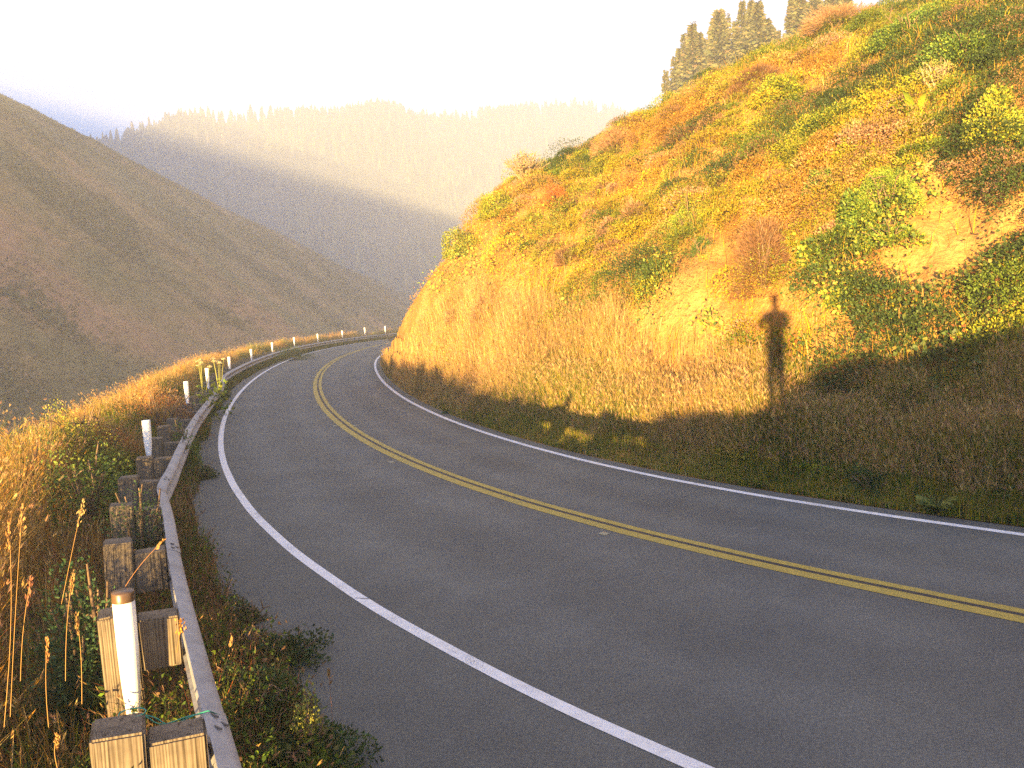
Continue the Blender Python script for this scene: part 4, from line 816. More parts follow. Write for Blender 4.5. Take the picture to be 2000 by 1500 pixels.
# the firs that stand behind the crest of the cut hillside, from their tops in the picture
FIRS = [(1357, 48, 112, 3.4, 'tall hazy fir, leftmost full crown above the crest of the cut hillside'), (1341, 64, 118, 2.4, 'slim fir pressed against the left side of the leftmost tall fir'),
        (1409, 22, 112, 4.2, 'broad hazy fir with a pointed top in the middle of the crest clump'), (1427, 27, 124, 2.0, 'thin fir spire right behind the broad middle fir'),
        (1454, 3, 116, 2.6, 'narrow fir whose spire is left of the tallest pair on the crest'), (1471, 2, 112, 2.6, 'pointed fir, left one of the tallest pair on the crest'), (1484, 8, 110, 4.0, 'wide dense fir, right one of the tallest pair on the crest'),
        (1503, 38, 110, 2.8, 'shorter fir on the right flank of the crest clump, before the sky gap'), (1551, -6, 108, 2.8, 'fir at the right edge of the sky gap, cut by the top of the picture'), (1566, -14, 106, 3.2, 'dense fir right beside the one at the sky gap'),
        (1594, -8, 104, 3.4, 'broad fir at the top edge above the orange crest bushes'), (1628, -14, 103, 3.6, 'wide fir at the top edge, second from the right end of the row'), (1655, -10, 100, 3.0, 'last fir on the right before the hillside rises out of view'),
        (1321, 112, 116, 2.4, 'small fir below the left shoulder of the crest clump'), (1304, 136, 112, 1.9, 'lowest young fir at the left end of the crest clump'), (1381, 76, 128, 2.6, 'half hidden fir in the dip between the two left crowns'), *[(u_, v_, 118, 2.6, 'hazy fir filling the gaps between the taller crowns of the crest clump') for u_, v_ in ((1331, 96), (1372, 64), (1394, 55), (1441, 42), (1462, 32), (1513, 56))],
        *[(u_, v_, 112, 2.6, 'hazy fir filling the gaps in the row along the top edge') for u_, v_ in ((1579, 8), (1611, 2), (1642, 0))],
        (1524, 60, 112, 1.8, 'small shrubby fir low in the sky gap on the crest')]
for i, (px_, py_, dist, rad, lb) in enumerate(FIRS):
    x, y, z = fir_site(px_, dist); v = ray(px_, py_); top = EYE + math.hypot(x, y) * v[2] / math.hypot(v[0], v[1])
    h = max(top - z, 5.0); print('fir', i, round(z, 1), 'h', round(h, 1))
    make_fir('fir_tree', (x, y, z), h, rad * 2.1, 900 if rad > 2.5 else 600, 9, 300 + i, lb, 'firs behind the crest', .02)

# the wooded far ridge: one mass of conifers, and single trees along its skyline
def small_fir(r_, h, rad, nt, flat):
    """spiky far conifer: ragged tiers of boughs, each a skirt of pointed sprays round the stem"""
    V = []
    for t in range(nt):
        k0 = t / nt; z0 = h * (.10 + .90 * k0); z1 = h * (.10 + .90 * min(1.0, (t + 1.9) / nt)); rr_ = rad * (1 - k0) ** flat; n = 7; a0 = r_.uniform(0, 6.283)
        for j in range(n):
            a = a0 + j * 6.283 / n + r_.normal(0, .12); w_ = .62; ro = rr_ * r_.uniform(.6, 1.25) + .01; zz = z0 - h * .03 * r_.uniform(0, 1)
            c, s = math.cos(a), math.sin(a); cl, sl = math.cos(a - w_), math.sin(a - w_); cr2, sr2 = math.cos(a + w_), math.sin(a + w_)
            V += [(0, 0, z1), (cl * ro * .62, sl * ro * .62, z0 + h * .035), (c * ro, s * ro, zz), (cr2 * ro * .62, sr2 * ro * .62, z0 + h * .035)]
    return np.array(V)
NQ = 7 * 7
r_ = np.random.default_rng(99); mb = MB(); NT = 8500
protos = [small_fir(r_, 1.0, r_.uniform(.15, .25), 7, r_.uniform(.6, .95)) for _ in range(14)] + [small_fir(r_, .8, .30, 7, .5) for _ in range(5)]
A_ = r_.uniform(-30, 14, NT * 2); U_ = r_.uniform(.10, 1.0, NT * 2) ** .8; rr_ = far_rf(A_, U_); X_ = rr_ * np.sin(np.radians(A_)); Y_ = rr_ * np.cos(np.radians(A_)); Z_ = far_z(A_, rr_, X_, Y_)
den = fbm(X_ * .02, Y_ * .02, 201, 3); k = np.nonzero((r_.uniform(0, 1, NT * 2) < .25 + 2.2 * (den - .35)) & (U_ < .985))[0][:NT]
quad = np.arange(NQ)[:, None] * 4
for i in k:
    pv_ = protos[r_.integers(len(protos))]; h = r_.uniform(9, 21); a = r_.uniform(0, 6.28); ca, sa = math.cos(a) * h, math.sin(a) * h
    V = np.stack([pv_[:, 0] * ca - pv_[:, 1] * sa + X_[i], pv_[:, 0] * sa + pv_[:, 1] * ca + Y_[i], pv_[:, 2] * h + Z_[i] - .5], 1)
    c = np.array(NEED[r_.integers(4)]) * r_.uniform(.6, 2.6) * np.array([1.25, 1.05, .9]); mb.add(V, quad + np.array([[0, 1, 2, 3]]), c)
tag(mb.build('forest', M_NEEDLE), 'hazy conifer forest covering the far ridge, its lower half in shadow', 'forest', None, 'stuff')
RIDGE = [(198, 273), (207, 272), (216, 268), (226, 266), (241, 262), (250, 258), (262, 252), (281, 244), (296, 240), (311, 232), (325, 228), (338, 220), (347, 224), (356, 227), (371, 223), (383, 227), (399, 222), (416, 212), (432, 214), (446, 222), (458, 222), (470, 219), (483, 214), (497, 214), (509, 208), (524, 214), (537, 213), (551, 212), (563, 212), (578, 211), (589, 199), (608, 201), (622, 217), (634, 214), (647, 210), (660, 215), (675, 213), (689, 210), (703, 206), (716, 204), (729, 202), (741, 199), (755, 204), (770, 207), (786, 212), (803, 214), (822, 218), (835, 222), (851, 222), (868, 220), (884, 215), (903, 217), (921, 212), (939, 208), (947, 206), (966, 209), (985, 206), (1003, 204), (1021, 200), (1040, 202), (1058, 198), (1077, 196), (1095, 194), (1121, 186), (1139, 194), (1158, 195), (1177, 197), (1196, 202), (1212, 206)]
def ridge_tree(proto_i, loc, h, rad, label):
    e = empty('ridge_conifer', loc); V = protos[proto_i] * np.array([h * rad, h * rad, h]); b = MB(); b.add(V, quad + np.array([[0, 1, 2, 3]]), np.array(NEED[proto_i % 4]) * 1.3); b.build('crown', M_NEEDLE, e)
    b = MB(); tube(b, [(0, 0, -1), (0, 0, h * .9)], [.35, .08], (.16, .13, .1), n=4); b.build('trunk', M_BARK, e)
    return tag(e, label, 'tree', 'conifers along the far skyline')
for i, (px_, py_) in enumerate(RIDGE):
    v = ray(px_, py_); a = math.degrees(math.atan2(v[0], v[1])); r1 = float(fh_r1(a)) * .985; x, y = r1 * math.sin(math.radians(a)), r1 * math.cos(math.radians(a)); z = float(far_z(np.array([a]), np.array([r1]), np.array([x]), np.array([y]))[0])
    h = max(EYE + r1 * v[2] / math.hypot(v[0], v[1]) - z, 6.0)
    lb = {589: 'round topped pine standing tallest on the left half of the far ridge', 608: 'pointed fir just right of the round topped pine on the far ridge', 1121: 'lone spire standing out on the right half of the far ridge', 338: 'tall fir at the first shoulder of the far ridge'}.get(px_, 'small hazy conifer in the row along the far ridge skyline')
    ridge_tree(15 + i % 4 if px_ == 589 else int(r_.integers(14)), (x, y, z - .5), h, 1.0 if px_ != 589 else 1.0, lb)

# scrub on the near valley side: countless small bushes that roughen the slope and its outline
n = 46000; A_ = r_.uniform(-42, -3, n); U_ = r_.uniform(0, 1.04, n) ** .7; R_ = left_rf(A_, U_); X_ = R_ * np.sin(np.radians(A_)); Y_ = R_ * np.cos(np.radians(A_)); Z_ = left_z(A_, R_, X_, Y_)
p_ = -X_ * .34 + Y_ * .62; q_ = X_ * .62 + Y_ * .34; den = fbm(p_ * .05, q_ * .014, 141, 4) * .6 + fbm(X_ * .09, Y_ * .09, 143, 3) * .4; k = r_.uniform(0, 1, n) < np.clip((den - .36) * 4.5, .06, 1)
B_ = np.stack([X_, Y_, Z_], 1)[k]; den = den[k]; n = len(B_); pal = np.where((den > .52)[:, None], np.array([.12, .108, .052]), np.array([.18, .13, .072])); pal = np.where((r_.uniform(0, 1, n) < .25)[:, None], np.array([.20, .14, .078]), pal)
mb = MB()
for j in range(9):
    s = r_.uniform(.25, .7, n) * (.7 + .7 * (den > .5)) * (1 - .45 * sstep(-8, 8, Z_[k] - 30)); off = r_.normal(0, 1, (n, 3)) * s[:, None] * .55; off[:, 2] = np.abs(off[:, 2]) * .8 + .1
    leaves(mb, B_ + off, s * .9, s * .7, rnd_unit(n) + np.array([0, 0, .4]), vary(pal, n, .22, .05))
tag(mb.build('scrub', M_LEAF), 'brown and olive scrub covering the shaded valley side', 'scrub', None, 'stuff')
# ------------------------------------------------------------------ shrubs and single plants one can tell apart
def bank_at(px, py):
    v = ray(px, py); t = np.linspace(2.0, 110, 4000); P = np.array([0, 0, EYE]) + v * t[:, None]
    dz = P[:, 2] - bank_z(P[:, 0], P[:, 1]); i = np.nonzero(dz < 0)[0]; p = P[i[0] if len(i) else int(np.argmin(dz))].copy(); p[2] = bank_z(p[0:1], p[1:2])[0]; return p
def at_depth(px, py, dist):
    v = ray(px, py); return np.array([0, 0, EYE]) + v * dist / math.hypot(v[0], v[1])
def stems(mb, n, rx, ry, h, col, rad=.012, spread=1.0, seed=0, twigs=2):
    r_ = np.random.default_rng(seed)
    for _ in range(n):
        a = r_.uniform(0, 6.283); k = r_.uniform(.2, 1) * spread; e = np.array([math.cos(a) * rx * k, math.sin(a) * ry * k, h * r_.uniform(.6, 1.05) * (1 - .35 * k * k)])
        m = e * .5 + np.array([r_.normal(0, .1 * rx), r_.normal(0, .1 * ry), h * .12]); b = np.array([r_.normal(0, .08 * rx), r_.normal(0, .08 * ry), -.12])
        u = np.linspace(0, 1, 6)[:, None]; P = (1 - u) ** 2 * b + 2 * u * (1 - u) * m + u * u * e; P[1:-1] += r_.normal(0, .02 * rx, (4, 3))
        c = np.array(col) * r_.uniform(.75, 1.25); tube(mb, P, np.linspace(rad, rad * .35, 6), c, n=4, cap=False)
        for _ in range(twigs):
            i = r_.integers(2, 5); q = P[i]; d = r_.normal(0, 1, 3); d[2] = abs(d[2]); d = d / np.linalg.norm(d) * rx * r_.uniform(.2, .45); tube(mb, [q, q + d * .6 + [0, 0, .02], q + d], [rad * .5, rad * .35, rad * .2], c, n=4, cap=False)
def make_shrub(name, base, rx, ry, h, pal, wts, label, leaf=(.035, .07), nl=2600, lean=(0, 0), stem_col=(.16, .11, .07), nst=9, group=None, lump=.4, airy=.75, dead=False, cat='shrub', up=.0):
    nl = int(nl * (1.0 if dead else 1.8)); leaf = (leaf[0] * .68, leaf[1] * .70); e = empty(name, base); d = rnd_unit(nl); d[:, 2] = np.abs(d[:, 2]) * 1.0 - .12
    sd = rng.uniform(0, 50); lm = 1 + lump * (vn(d[:, 0] * 2.1 + sd, d[:, 1] * 2.1 + d[:, 2] * 2.4 + sd, 3) - .5) * 2 + .2 * (vn(d[:, 0] * 5 + sd, d[:, 1] * 5 + d[:, 2] * 5, 7) - .5)
    rr_ = rng.uniform(airy ** 2, 1, nl) ** .6 * lm; P = d * rr_[:, None] * np.array([rx, ry, h * .92]); P[:, 0] += lean[0] * P[:, 2]; P[:, 1] += lean[1] * P[:, 2]; P[:, 2] = np.maximum(P[:, 2], -.1)
    tone = .75 + .6 * vn(d[:, 0] * 3 + sd, d[:, 1] * 3 + d[:, 2] * 3, 5)
    mb = MB(); c = vary(mixc(pal, wts, nl), nl, .25, .07) * tone[:, None]
    if dead:                                                        # dry twiggy dome: fine bristles instead of leaves
        ax = d + rnd_unit(nl) * .45; leaves(mb, P, rng.uniform(.08, .20, nl), rng.uniform(.006, .012, nl), ax, c, fold=.1)
    else: leaves(mb, P, rng.uniform(leaf[0], leaf[1], nl), rng.uniform(leaf[0], leaf[1], nl) * .62, d + rnd_unit(nl) * .8 + np.array([0, 0, up]), c)
    mb.build('foliage', M_LEAF, e)
    mb = MB(); stems(mb, nst, rx, ry, h, stem_col, rad=.012 + .012 * h, seed=int(sd * 100)); mb.build('stem', M_BARK, e)
    return tag(e, label, cat, group)
def hill_shrub(px, py, wpx, hpx, name, pal, wts, label, **k):
    """a shrub whose foot is at the lower middle of the place it takes in the picture"""
    b = hill_at(px, py + hpx * .42); D = math.hypot(b[0], b[1]); rx = wpx / F_PX * D * .5; h = hpx / F_PX * D * .80
    b[2] -= .05; nl = int(np.clip(k.pop('dens', 1.0) * rx * max(h, rx) * 5200, 700, 7000)); return make_shrub(name, b, rx, rx * k.pop('deep', .85), h, pal, wts, label, nl=nl, **k)
GG = [(.13, .20, .03), (.09, .15, .025), (.22, .26, .03), (.05, .09, .02)]
YY = [(.25, .26, .02), (.17, .21, .02), (.31, .26, .025), (.09, .13, .02)]
BB = [(.20, .105, .05), (.15, .08, .04), (.26, .15, .07), (.11, .06, .03)]
PP = [(.34, .20, .11), (.28, .15, .08), (.40, .25, .12)]
W4 = [3, 3, 2, 1.4]; W3 = [3, 2, 1.4]
hill_shrub(1738, 358, 118, 125, 'coyote_bush', [(.16, .24, .03), (.22, .30, .035), (.34, .36, .04), (.08, .14, .025)], W4, 'large rounded bright green bush above the sandy bank at right', dens=2.2, leaf=(.02, .045), lump=.15, airy=.85)
hill_shrub(1492, 490, 105, 185, 'dead_bush', BB, W4, 'tall brown dead bush hanging over the pale sand scar', dead=True, dens=1.6, lump=.25, deep=.7)
hill_shrub(1345, 415, 105, 95, 'coyote_bush', [(.20, .27, .03), (.34, .36, .03), (.10, .17, .025)], W3, 'yellow green bush on the brow just above the pale sand scar', dens=1.4, leaf=(.025, .05))
hill_shrub(1372, 472, 55, 55, 'green_bush', [(.06, .12, .025), (.09, .16, .03), (.04, .08, .02)], W3, 'small deep green bush at the top left lip of the sand scar', dens=1.8, leaf=(.02, .04))
hill_shrub(1208, 268, 92, 66, 'dry_bush', PP, W3, 'pinkish dry dome bush near the left end of the hill crest', dead=True, dens=1.6, lump=.2)
hill_shrub(1482, 146, 95, 52, 'dead_bush', BB, W4, 'dark brown matted bush just below the crest firs', dead=True, dens=1.6, lump=.25)
hill_shrub(1535, 168, 95, 62, 'leafy_bush', YY, W4, 'bright yellow leafy bush right of the dark brown mat below the crest', dens=1.2, leaf=(.06, .11), lump=.6)
hill_shrub(1390, 172, 70, 36, 'dead_bush', BB, W4, 'flattened brown bush with a bare pale limb below the crest', dead=True, dens=1.5)
hill_shrub(1452, 178, 60, 30, 'dead_bush', BB, W4, 'thin dark brown bush low between two yellow patches below the crest', dead=True, dens=1.4)
hill_shrub(1340, 258, 78, 42, 'dead_bush', BB, W4, 'brown mat of dead scrub in the yellow field left of middle', dead=True, dens=1.4)
hill_shrub(1245, 238, 48, 32, 'dead_bush', BB, W4, 'small brown mat beside the pinkish dome on the crest', dead=True, dens=1.4)
hill_shrub(1248, 412, 70, 66, 'dry_bush', BB + PP, [2, 1, 2, 1, 2, 2, 2], 'round brown dry bush in the yellow field above the first sand streak', dead=True, dens=1.6, lump=.2)
hill_shrub(1112, 492, 58, 48, 'dead_bush', BB, W4, 'dark brown twiggy bush midway down the left slope', dead=True, dens=1.6)
hill_shrub(958, 598, 62, 50, 'dry_bush', PP + BB, [2, 2, 2, 2, 2, 1, 1], 'brown grey dry bush low on the left slope above the road', dead=True, dens=1.5)
hill_shrub(893, 612, 42, 34, 'dry_bush', PP + BB, [2, 2, 2, 2, 2, 1, 1], 'small dry bush lowest on the left slope near the bend', dead=True, dens=1.5)
hill_shrub(1135, 628, 52, 40, 'green_bush', [(.08, .15, .025), (.12, .20, .03), (.26, .30, .04)], W3, 'small vivid green bush low in the orange grass left of the sand', dens=1.6, leaf=(.04, .08))
hill_shrub(1612, 345, 70, 60, 'leafy_bush', GG, W4, 'mid green leafy bush left of the large rounded green bush', leaf=(.05, .09), dens=1.2)
hill_shrub(1662, 290, 60, 50, 'leafy_bush', YY, W4, 'pale yellow green bush above and left of the large rounded one', leaf=(.04, .08))
hill_shrub(1945, 225, 95, 105, 'leafy_bush', [(.30, .32, .03), (.18, .22, .03), (.40, .34, .035), (.08, .12, .02)], W4, 'yellow leaved bush against the right edge of the picture', leaf=(.05, .10), dens=1.2)
hill_shrub(1965, 310, 75, 60, 'leafy_bush', [(.05, .09, .02), (.09, .13, .025), (.16, .17, .03)], W3, 'dark green bush at the right edge above the bare sand', leaf=(.05, .09), dens=1.3)
hill_shrub(1950, 492, 36, 22, 'grass_tuft', [(.06, .12, .03), (.09, .16, .035)], [1, 1], 'small isolated green tuft on the bare sand at right', dens=2.5, leaf=(.03, .09), lump=.2, cat='tuft', up=.8)
hill_shrub(1700, 400, 95, 80, 'leafy_bush', GG, W4, 'broad dark leaved bush below left of the large rounded green bush', leaf=(.06, .12), dens=1.1, lump=.6)
hill_shrub(1740, 452, 110, 56, 'leafy_bush', GG + YY, [2, 3, 2, 2, 1, 1, 1, 1], 'low spreading leafy bush under the large rounded green one', leaf=(.05, .10), dens=1.2, lump=.6)
hill_shrub(1640, 572, 62, 40, 'leafy_bush', YY, W4, 'small yellow leaved bush alone on the orange sand right of the shadow', leaf=(.06, .11), dens=1.3, lump=.6)
hill_shrub(1770, 55, 130, 90, 'leafy_bush', GG, [2, 3, 1, 3], 'dark green thicket at the top of the hill near the upper right corner', leaf=(.05, .10), dens=1.0, lump=.6)
hill_shrub(1880, 95, 130, 80, 'leafy_bush', GG, [2, 3, 1, 3], 'dark thicket below the upper right corner of the hillside', leaf=(.05, .10), dens=1.0, lump=.6)
hill_shrub(1640, 30, 120, 46, 'dry_bush', PP, W3, 'orange dry brush on the crest right below the top edge firs', dead=True, dens=1.2)
hill_shrub(1085, 372, 56, 70, 'red_bush', [(.40, .13, .03), (.32, .10, .03), (.44, .20, .04)], W3, 'rusty red strip of scrub on the left shoulder', leaf=(.03, .06), dens=1.3)
hill_shrub(905, 470, 70, 60, 'leafy_bush', [(.20, .22, .035), (.12, .16, .03), (.30, .26, .04)], W3, 'olive green bush on the outline of the left slope', leaf=(.06, .11), dens=1.2, lump=.5)
hill_shrub(985, 398, 90, 52, 'leafy_bush', YY, W4, 'yellow green leafy bush on the outline under the bare grey sticks', leaf=(.05, .10), dens=1.2, lump=.5)
hill_shrub(1595, 905, 60, 46, 'sword_fern', [(.06, .12, .03), (.09, .16, .035), (.04, .08, .02)], W3, 'dark green arching plant in the shaded verge right of middle', leaf=(.08, .20), dens=.9, up=.5, cat='fern')
hill_shrub(1700, 935, 80, 66, 'green_bush', [(.035, .06, .02), (.05, .08, .025)], [1, 1], 'darkest low bush in the shaded verge at right', leaf=(.03, .06), dens=1.4)
hill_shrub(880, 798, 30, 20, 'green_bush', [(.05, .09, .025), (.07, .12, .03)], [1, 1], 'tiny green bush at the road edge inside the bend', leaf=(.03, .05), dens=2.0)
# ferns and a tuft with blades
def frond_plant(name, base, L, n, pal, label, cat, group=None, up=.55, wd=.09):
    e = empty(name, base); mb = MB()
    for j in range(n):
        a = rng.uniform(0, 6.283); u = np.linspace(0, 1, 9); k = up * rng.uniform(.7, 1.3); l = L * rng.uniform(.7, 1.1)
        x = l * u * math.cos(a) * .75; y = l * u * math.sin(a) * .75; z = l * (k * 1.7 * u - (k * .9) * u * u); P = np.stack([x, y, z], 1); s = np.array([-math.sin(a), math.cos(a), 0])
        w_ = l * wd * np.sin(np.clip(u * 1.05 + .08, 0, 1) * math.pi) ** .8 + .002; V = np.stack([P - s * w_[:, None] - [0, 0, .02], P, P + s * w_[:, None] - [0, 0, .02]], 1)
        mb.add(V.reshape(-1, 3), grid_faces(9, 3), np.array(pal[j % len(pal)]) * rng.uniform(.75, 1.25))
    mb.build('frond', M_LEAF, e); 
    b = MB(); tube(b, [(0, 0, -.08), (0, 0, .03)], [.05, .03], (.10, .07, .04), n=5); b.build('stem', M_BARK, e); return tag(e, label, cat, group)
for (px_, py_, L, n, lb, pal, u_, w_) in ((1790, 240, .75, 15, 'bright sword fern standing in the middle of the upper right slope', [(.30, .34, .03), (.22, .30, .03)], .8, .09), (1600, 300, .6, 12, 'sword fern with drooping fronds left of the pale yellow green bush', [(.14, .22, .03), (.24, .28, .03)], .6, .09),
        (1705, 310, .6, 12, 'sword fern touching the top of the large rounded green bush', [(.26, .30, .03), (.36, .34, .04)], .6, .09), (1500, 385, .6, 12, 'narrow leaved green tuft above the brown dead bush', [(.10, .18, .03), (.20, .25, .03)], .9, .03),
        (1830, 1005, .30, 120, 'bright green fountain of grass at the road edge at right', [(.14, .17, .035), (.22, .22, .05), (.09, .12, .03)], .75, .007), (1640, 885, .32, 90, 'green grass fountain in the middle of the shaded verge', [(.07, .12, .03), (.10, .14, .03)], .75, .007)):
    frond_plant('sword_fern' if w_ > .05 else 'grass_tuft', hill_at(px_, py_), L, n, pal, lb, 'fern' if w_ > .05 else 'tuft', None, u_, w_)
# bare grey sticks
def stick_bush(px, py, wpx, hpx, n, label, col=(.28, .20, .12)):
    b = hill_at(px, py + hpx * .4); D = math.hypot(b[0], b[1]); rx = wpx / F_PX * D * .5; h = hpx / F_PX * D; e = empty('bare_bush', b); mb = MB(); stems(mb, n, rx, rx * .7, h, col, rad=.022, seed=int(px), twigs=5, spread=1.0); mb.build('stem', M_BARK, e); mb = MB(); nl = int(n * 22); d = rnd_unit(nl); d[:, 2] = abs(d[:, 2]); P = d * np.array([rx, rx * .7, h]) * rng.uniform(.8, 1.02, (nl, 1)); leaves(mb, P, rng.uniform(.03, .06, nl), rng.uniform(.02, .04, nl), d + rnd_unit(nl), vary((.22, .22, .05), nl, .3)); mb.build('foliage', M_LEAF, e); return tag(e, label, 'shrub')
stick_bush(1030, 336, 105, 62, 46, 'bush of bare grey sticks on the outline of the left shoulder'); stick_bush(1828, 158, 90, 46, 30, 'tangle of bare pale sticks on the upper right slope', (.32, .24, .15)); stick_bush(1670, 262, 60, 40, 18, 'few crooked bare sticks above the pale yellow green bush'); stick_bush(950, 380, 60, 36, 26, 'low grey twiggy bush on the outline just below the bare sticks')
# a weathered limb below the crest
p0 = hill_at(1352, 186); p1 = hill_at(1392, 168); mb = MB(); u = np.linspace(0, 1, 7)[:, None]; tube(mb, p0 * (1 - u) + p1 * u + np.array([0, 0, .22]) + np.array([0, 0, .05]) * np.sin(u * 3), np.linspace(.06, .03, 7), (.45, .34, .22), n=6)
tag(mb.build('dead_limb', M_BARK), 'pale weathered dead limb lying in the flattened brown bush', 'branch')

# ---- the outer bank
def umbel_plant(px, py, dist, hh, n, label):
    top = at_depth(px, py, dist); base = np.array([top[0], top[1], float(bank_z(top[0:1], top[1:2])[0])]); hh = max(top[2] - base[2], hh); e = empty('cow_parsnip', base)
    for j in range(n):
        a = rng.uniform(0, 6.283); r0 = rng.uniform(.05, .30); tp = np.array([math.cos(a) * r0, math.sin(a) * r0, hh * rng.uniform(.82, 1.0)]); mb = MB(); tube(mb, [(0, 0, hh * .3 * rng.uniform(.6, 1)), tp * [.6, .6, .75], tp], [.012, .009, .006], (.20, .20, .06), n=4, cap=False); mb.build('stem', M_BARK, e)
        m = 70; q = rng.normal(0, 1, (m, 2)); q /= np.maximum(1, np.linalg.norm(q, axis=1) / 1.0)[:, None]; rr_ = .062 * rng.uniform(.7, 1.1); P = tp + np.stack([q[:, 0] * rr_, q[:, 1] * rr_, -.035 * (q ** 2).sum(1) + rng.normal(0, .006, m)], 1); mb = MB(); leaves(mb, P, rng.uniform(.018, .03, m), .02, rnd_unit(m) * .7 + [0, 0, .6], vary((.55, .47, .28), m, .15)); mb.build('flower_head', M_LEAF, e)
    m = 60; mb = MB(); leaves(mb, np.stack([rng.normal(0, .16, m), rng.normal(0, .16, m), rng.uniform(.05, hh * .6, m)], 1), rng.uniform(.10, .20, m), rng.uniform(.07, .14, m), rnd_unit(m), vary(mixc([GRN, YG], [2, 1], m), m, .3)); mb.build('foliage', M_LEAF, e)
    return tag(e, label, 'wildflower', 'white umbel flowers on the outer bank')
umbel_plant(392, 700, 23.5, .9, 6, 'white umbel flowers in a loose row, left of the fourth delineator'); umbel_plant(424, 692, 25.0, 1.0, 5, 'tallest white umbel flowers, just left of the fifth delineator')
def bank_plant(px, py, dist, name, rx, h, pal, wts, label, **k):
    p = at_depth(px, py, dist); b = np.array([p[0], p[1], float(bank_z(p[0:1], p[1:2])[0])]); h = max(h, p[2] - b[2]); return make_shrub(name, b, rx, rx, h, pal, wts, label, **k)
LUP = [(.035, .075, .028), (.05, .10, .038), (.028, .058, .024), (.07, .12, .045)]
bank_plant(135, 1105, 6.7, 'lupine', .30, .4, LUP, W4, 'blue green bushy plant left of the brown capped delineator', leaf=(.03, .075), nl=2200, airy=.35)
bank_plant(178, 1085, 6.6, 'lupine', .22, .4, LUP, W4, 'dark blue green plant left of the third timber post', leaf=(.03, .07), nl=1200, airy=.4)
bank_plant(262, 928, 9.6, 'lupine', .34, .45, LUP, W4, 'green bushy plant between the timber posts at the guardrail kink', leaf=(.03, .06), nl=1500, airy=.4)
bank_plant(60, 1430, 4.0, 'wild_radish', .36, .3, [(.09, .13, .03), (.13, .16, .04), (.05, .09, .025)], W3, 'broad leaved green plant in the lower left corner', leaf=(.03, .07), nl=500, airy=.3, lump=.5)
bank_plant(122, 800, 15.0, 'leafy_bush', .8, 1.25, [(.26, .24, .03), (.16, .18, .03), (.09, .13, .03)], W3, 'yellow green leafy bush on the bank edge at far left', leaf=(.03, .07), nl=3600, lump=.6)
bank_plant(165, 868, 12.0, 'leafy_bush', .6, 1.05, [(.12, .18, .03), (.07, .12, .03), (.20, .23, .04)], W3, 'bright green large leaved bush left of the second delineator', leaf=(.04, .10), nl=1300, lump=.6)
bank_plant(60, 862, 12.5, 'leafy_bush', .5, 1.05, [(.10, .14, .03), (.06, .10, .025), (.17, .19, .03)], W3, 'green leafy bush at the left edge where the bank drops away', leaf=(.04, .08), nl=1300, lump=.6)
bank_plant(190, 812, 15.5, 'red_bush', .6, 1.1, [(.24, .09, .03), (.18, .07, .03), (.28, .14, .04)], W3, 'rusty brown seeding dock bush behind the green leaves at left', leaf=(.03, .06), nl=1300)
bank_plant(310, 740, 20.0, 'red_bush', .9, 1.05, [(.26, .10, .03), (.18, .07, .03), (.32, .17, .05)], W3, 'reddish brown bush on the bank edge left of the umbel flowers', leaf=(.04, .07), nl=1600)
bank_plant(352, 815, 15.6, 'leafy_bush', .45, .5, [(.08, .13, .03), (.12, .17, .035)], [1, 1], 'low green bush below the third delineator', leaf=(.04, .08), nl=1000)
bank_plant(570, 676, 55, 'leafy_bush', 1.1, .75, [(.06, .10, .025), (.09, .13, .03)], [1, 1], 'dark green bush spilling over the guardrail at the seventh delineator', leaf=(.06, .12), nl=1500)
bank_plant(760, 652, 83, 'bare_bush', .9, .9, PP, W3, 'small dry bush where the guardrail meets the hillside', dead=True, nl=900)
# plants on the road side of the rail
def road_plant(px, py, name, rx, h, pal, wts, label, **k):
    p = ground_pt(px, py); p[2] = float(bank_z(p[0:1], p[1:2])[0]); return make_shrub(name, p, rx, rx * .8, h, pal, wts, label, **k)
BR = [(.035, .06, .022), (.05, .085, .028), (.075, .11, .035), (.10, .10, .03)]
road_plant(500, 1400, 'bramble', .42, .34, BR, W4, 'dark green bramble beside the guardrail nearest the bottom edge', leaf=(.03, .06), nl=2400, airy=.3)
road_plant(545, 1290, 'bramble', .40, .30, BR, W4, 'dark green bramble reaching out over the asphalt', leaf=(.03, .06), nl=2000, airy=.3)
road_plant(600, 1500, 'bramble', .38, .28, BR, W4, 'dark bramble cut by the bottom edge left of the road', leaf=(.03, .06), nl=1700, airy=.3)
road_plant(470, 1215, 'bramble', .30, .26, BR + [(.16, .10, .045)], [3, 2, 1, 1, 2], 'brown tinged bramble on the gravel edge by the rail', leaf=(.025, .05), nl=1300, airy=.3)
road_plant(392, 935, 'bramble', .30, .30, BR, W4, 'green bramble beside the white line at the narrowest shoulder', leaf=(.03, .06), nl=1300, airy=.3)
road_plant(422, 800, 'bramble', .26, .32, BR, W4, 'dark bramble along the rail before the fifth delineator', leaf=(.04, .07), nl=1200, airy=.3)
road_plant(484, 731, 'bramble', .30, .36, BR, W4, 'dark bramble along the rail where the white line thins out', leaf=(.04, .08), nl=1200, airy=.3)
road_plant(574, 693, 'bramble', .5, .45, BR, W4, 'dark bramble covering the end of the white line', leaf=(.05, .09), nl=1300, airy=.3)
road_plant(640, 671, 'bramble', .6, .45, BR, W4, 'dark bramble along the far rail before the bend disappears', leaf=(.05, .09), nl=1000, airy=.3)
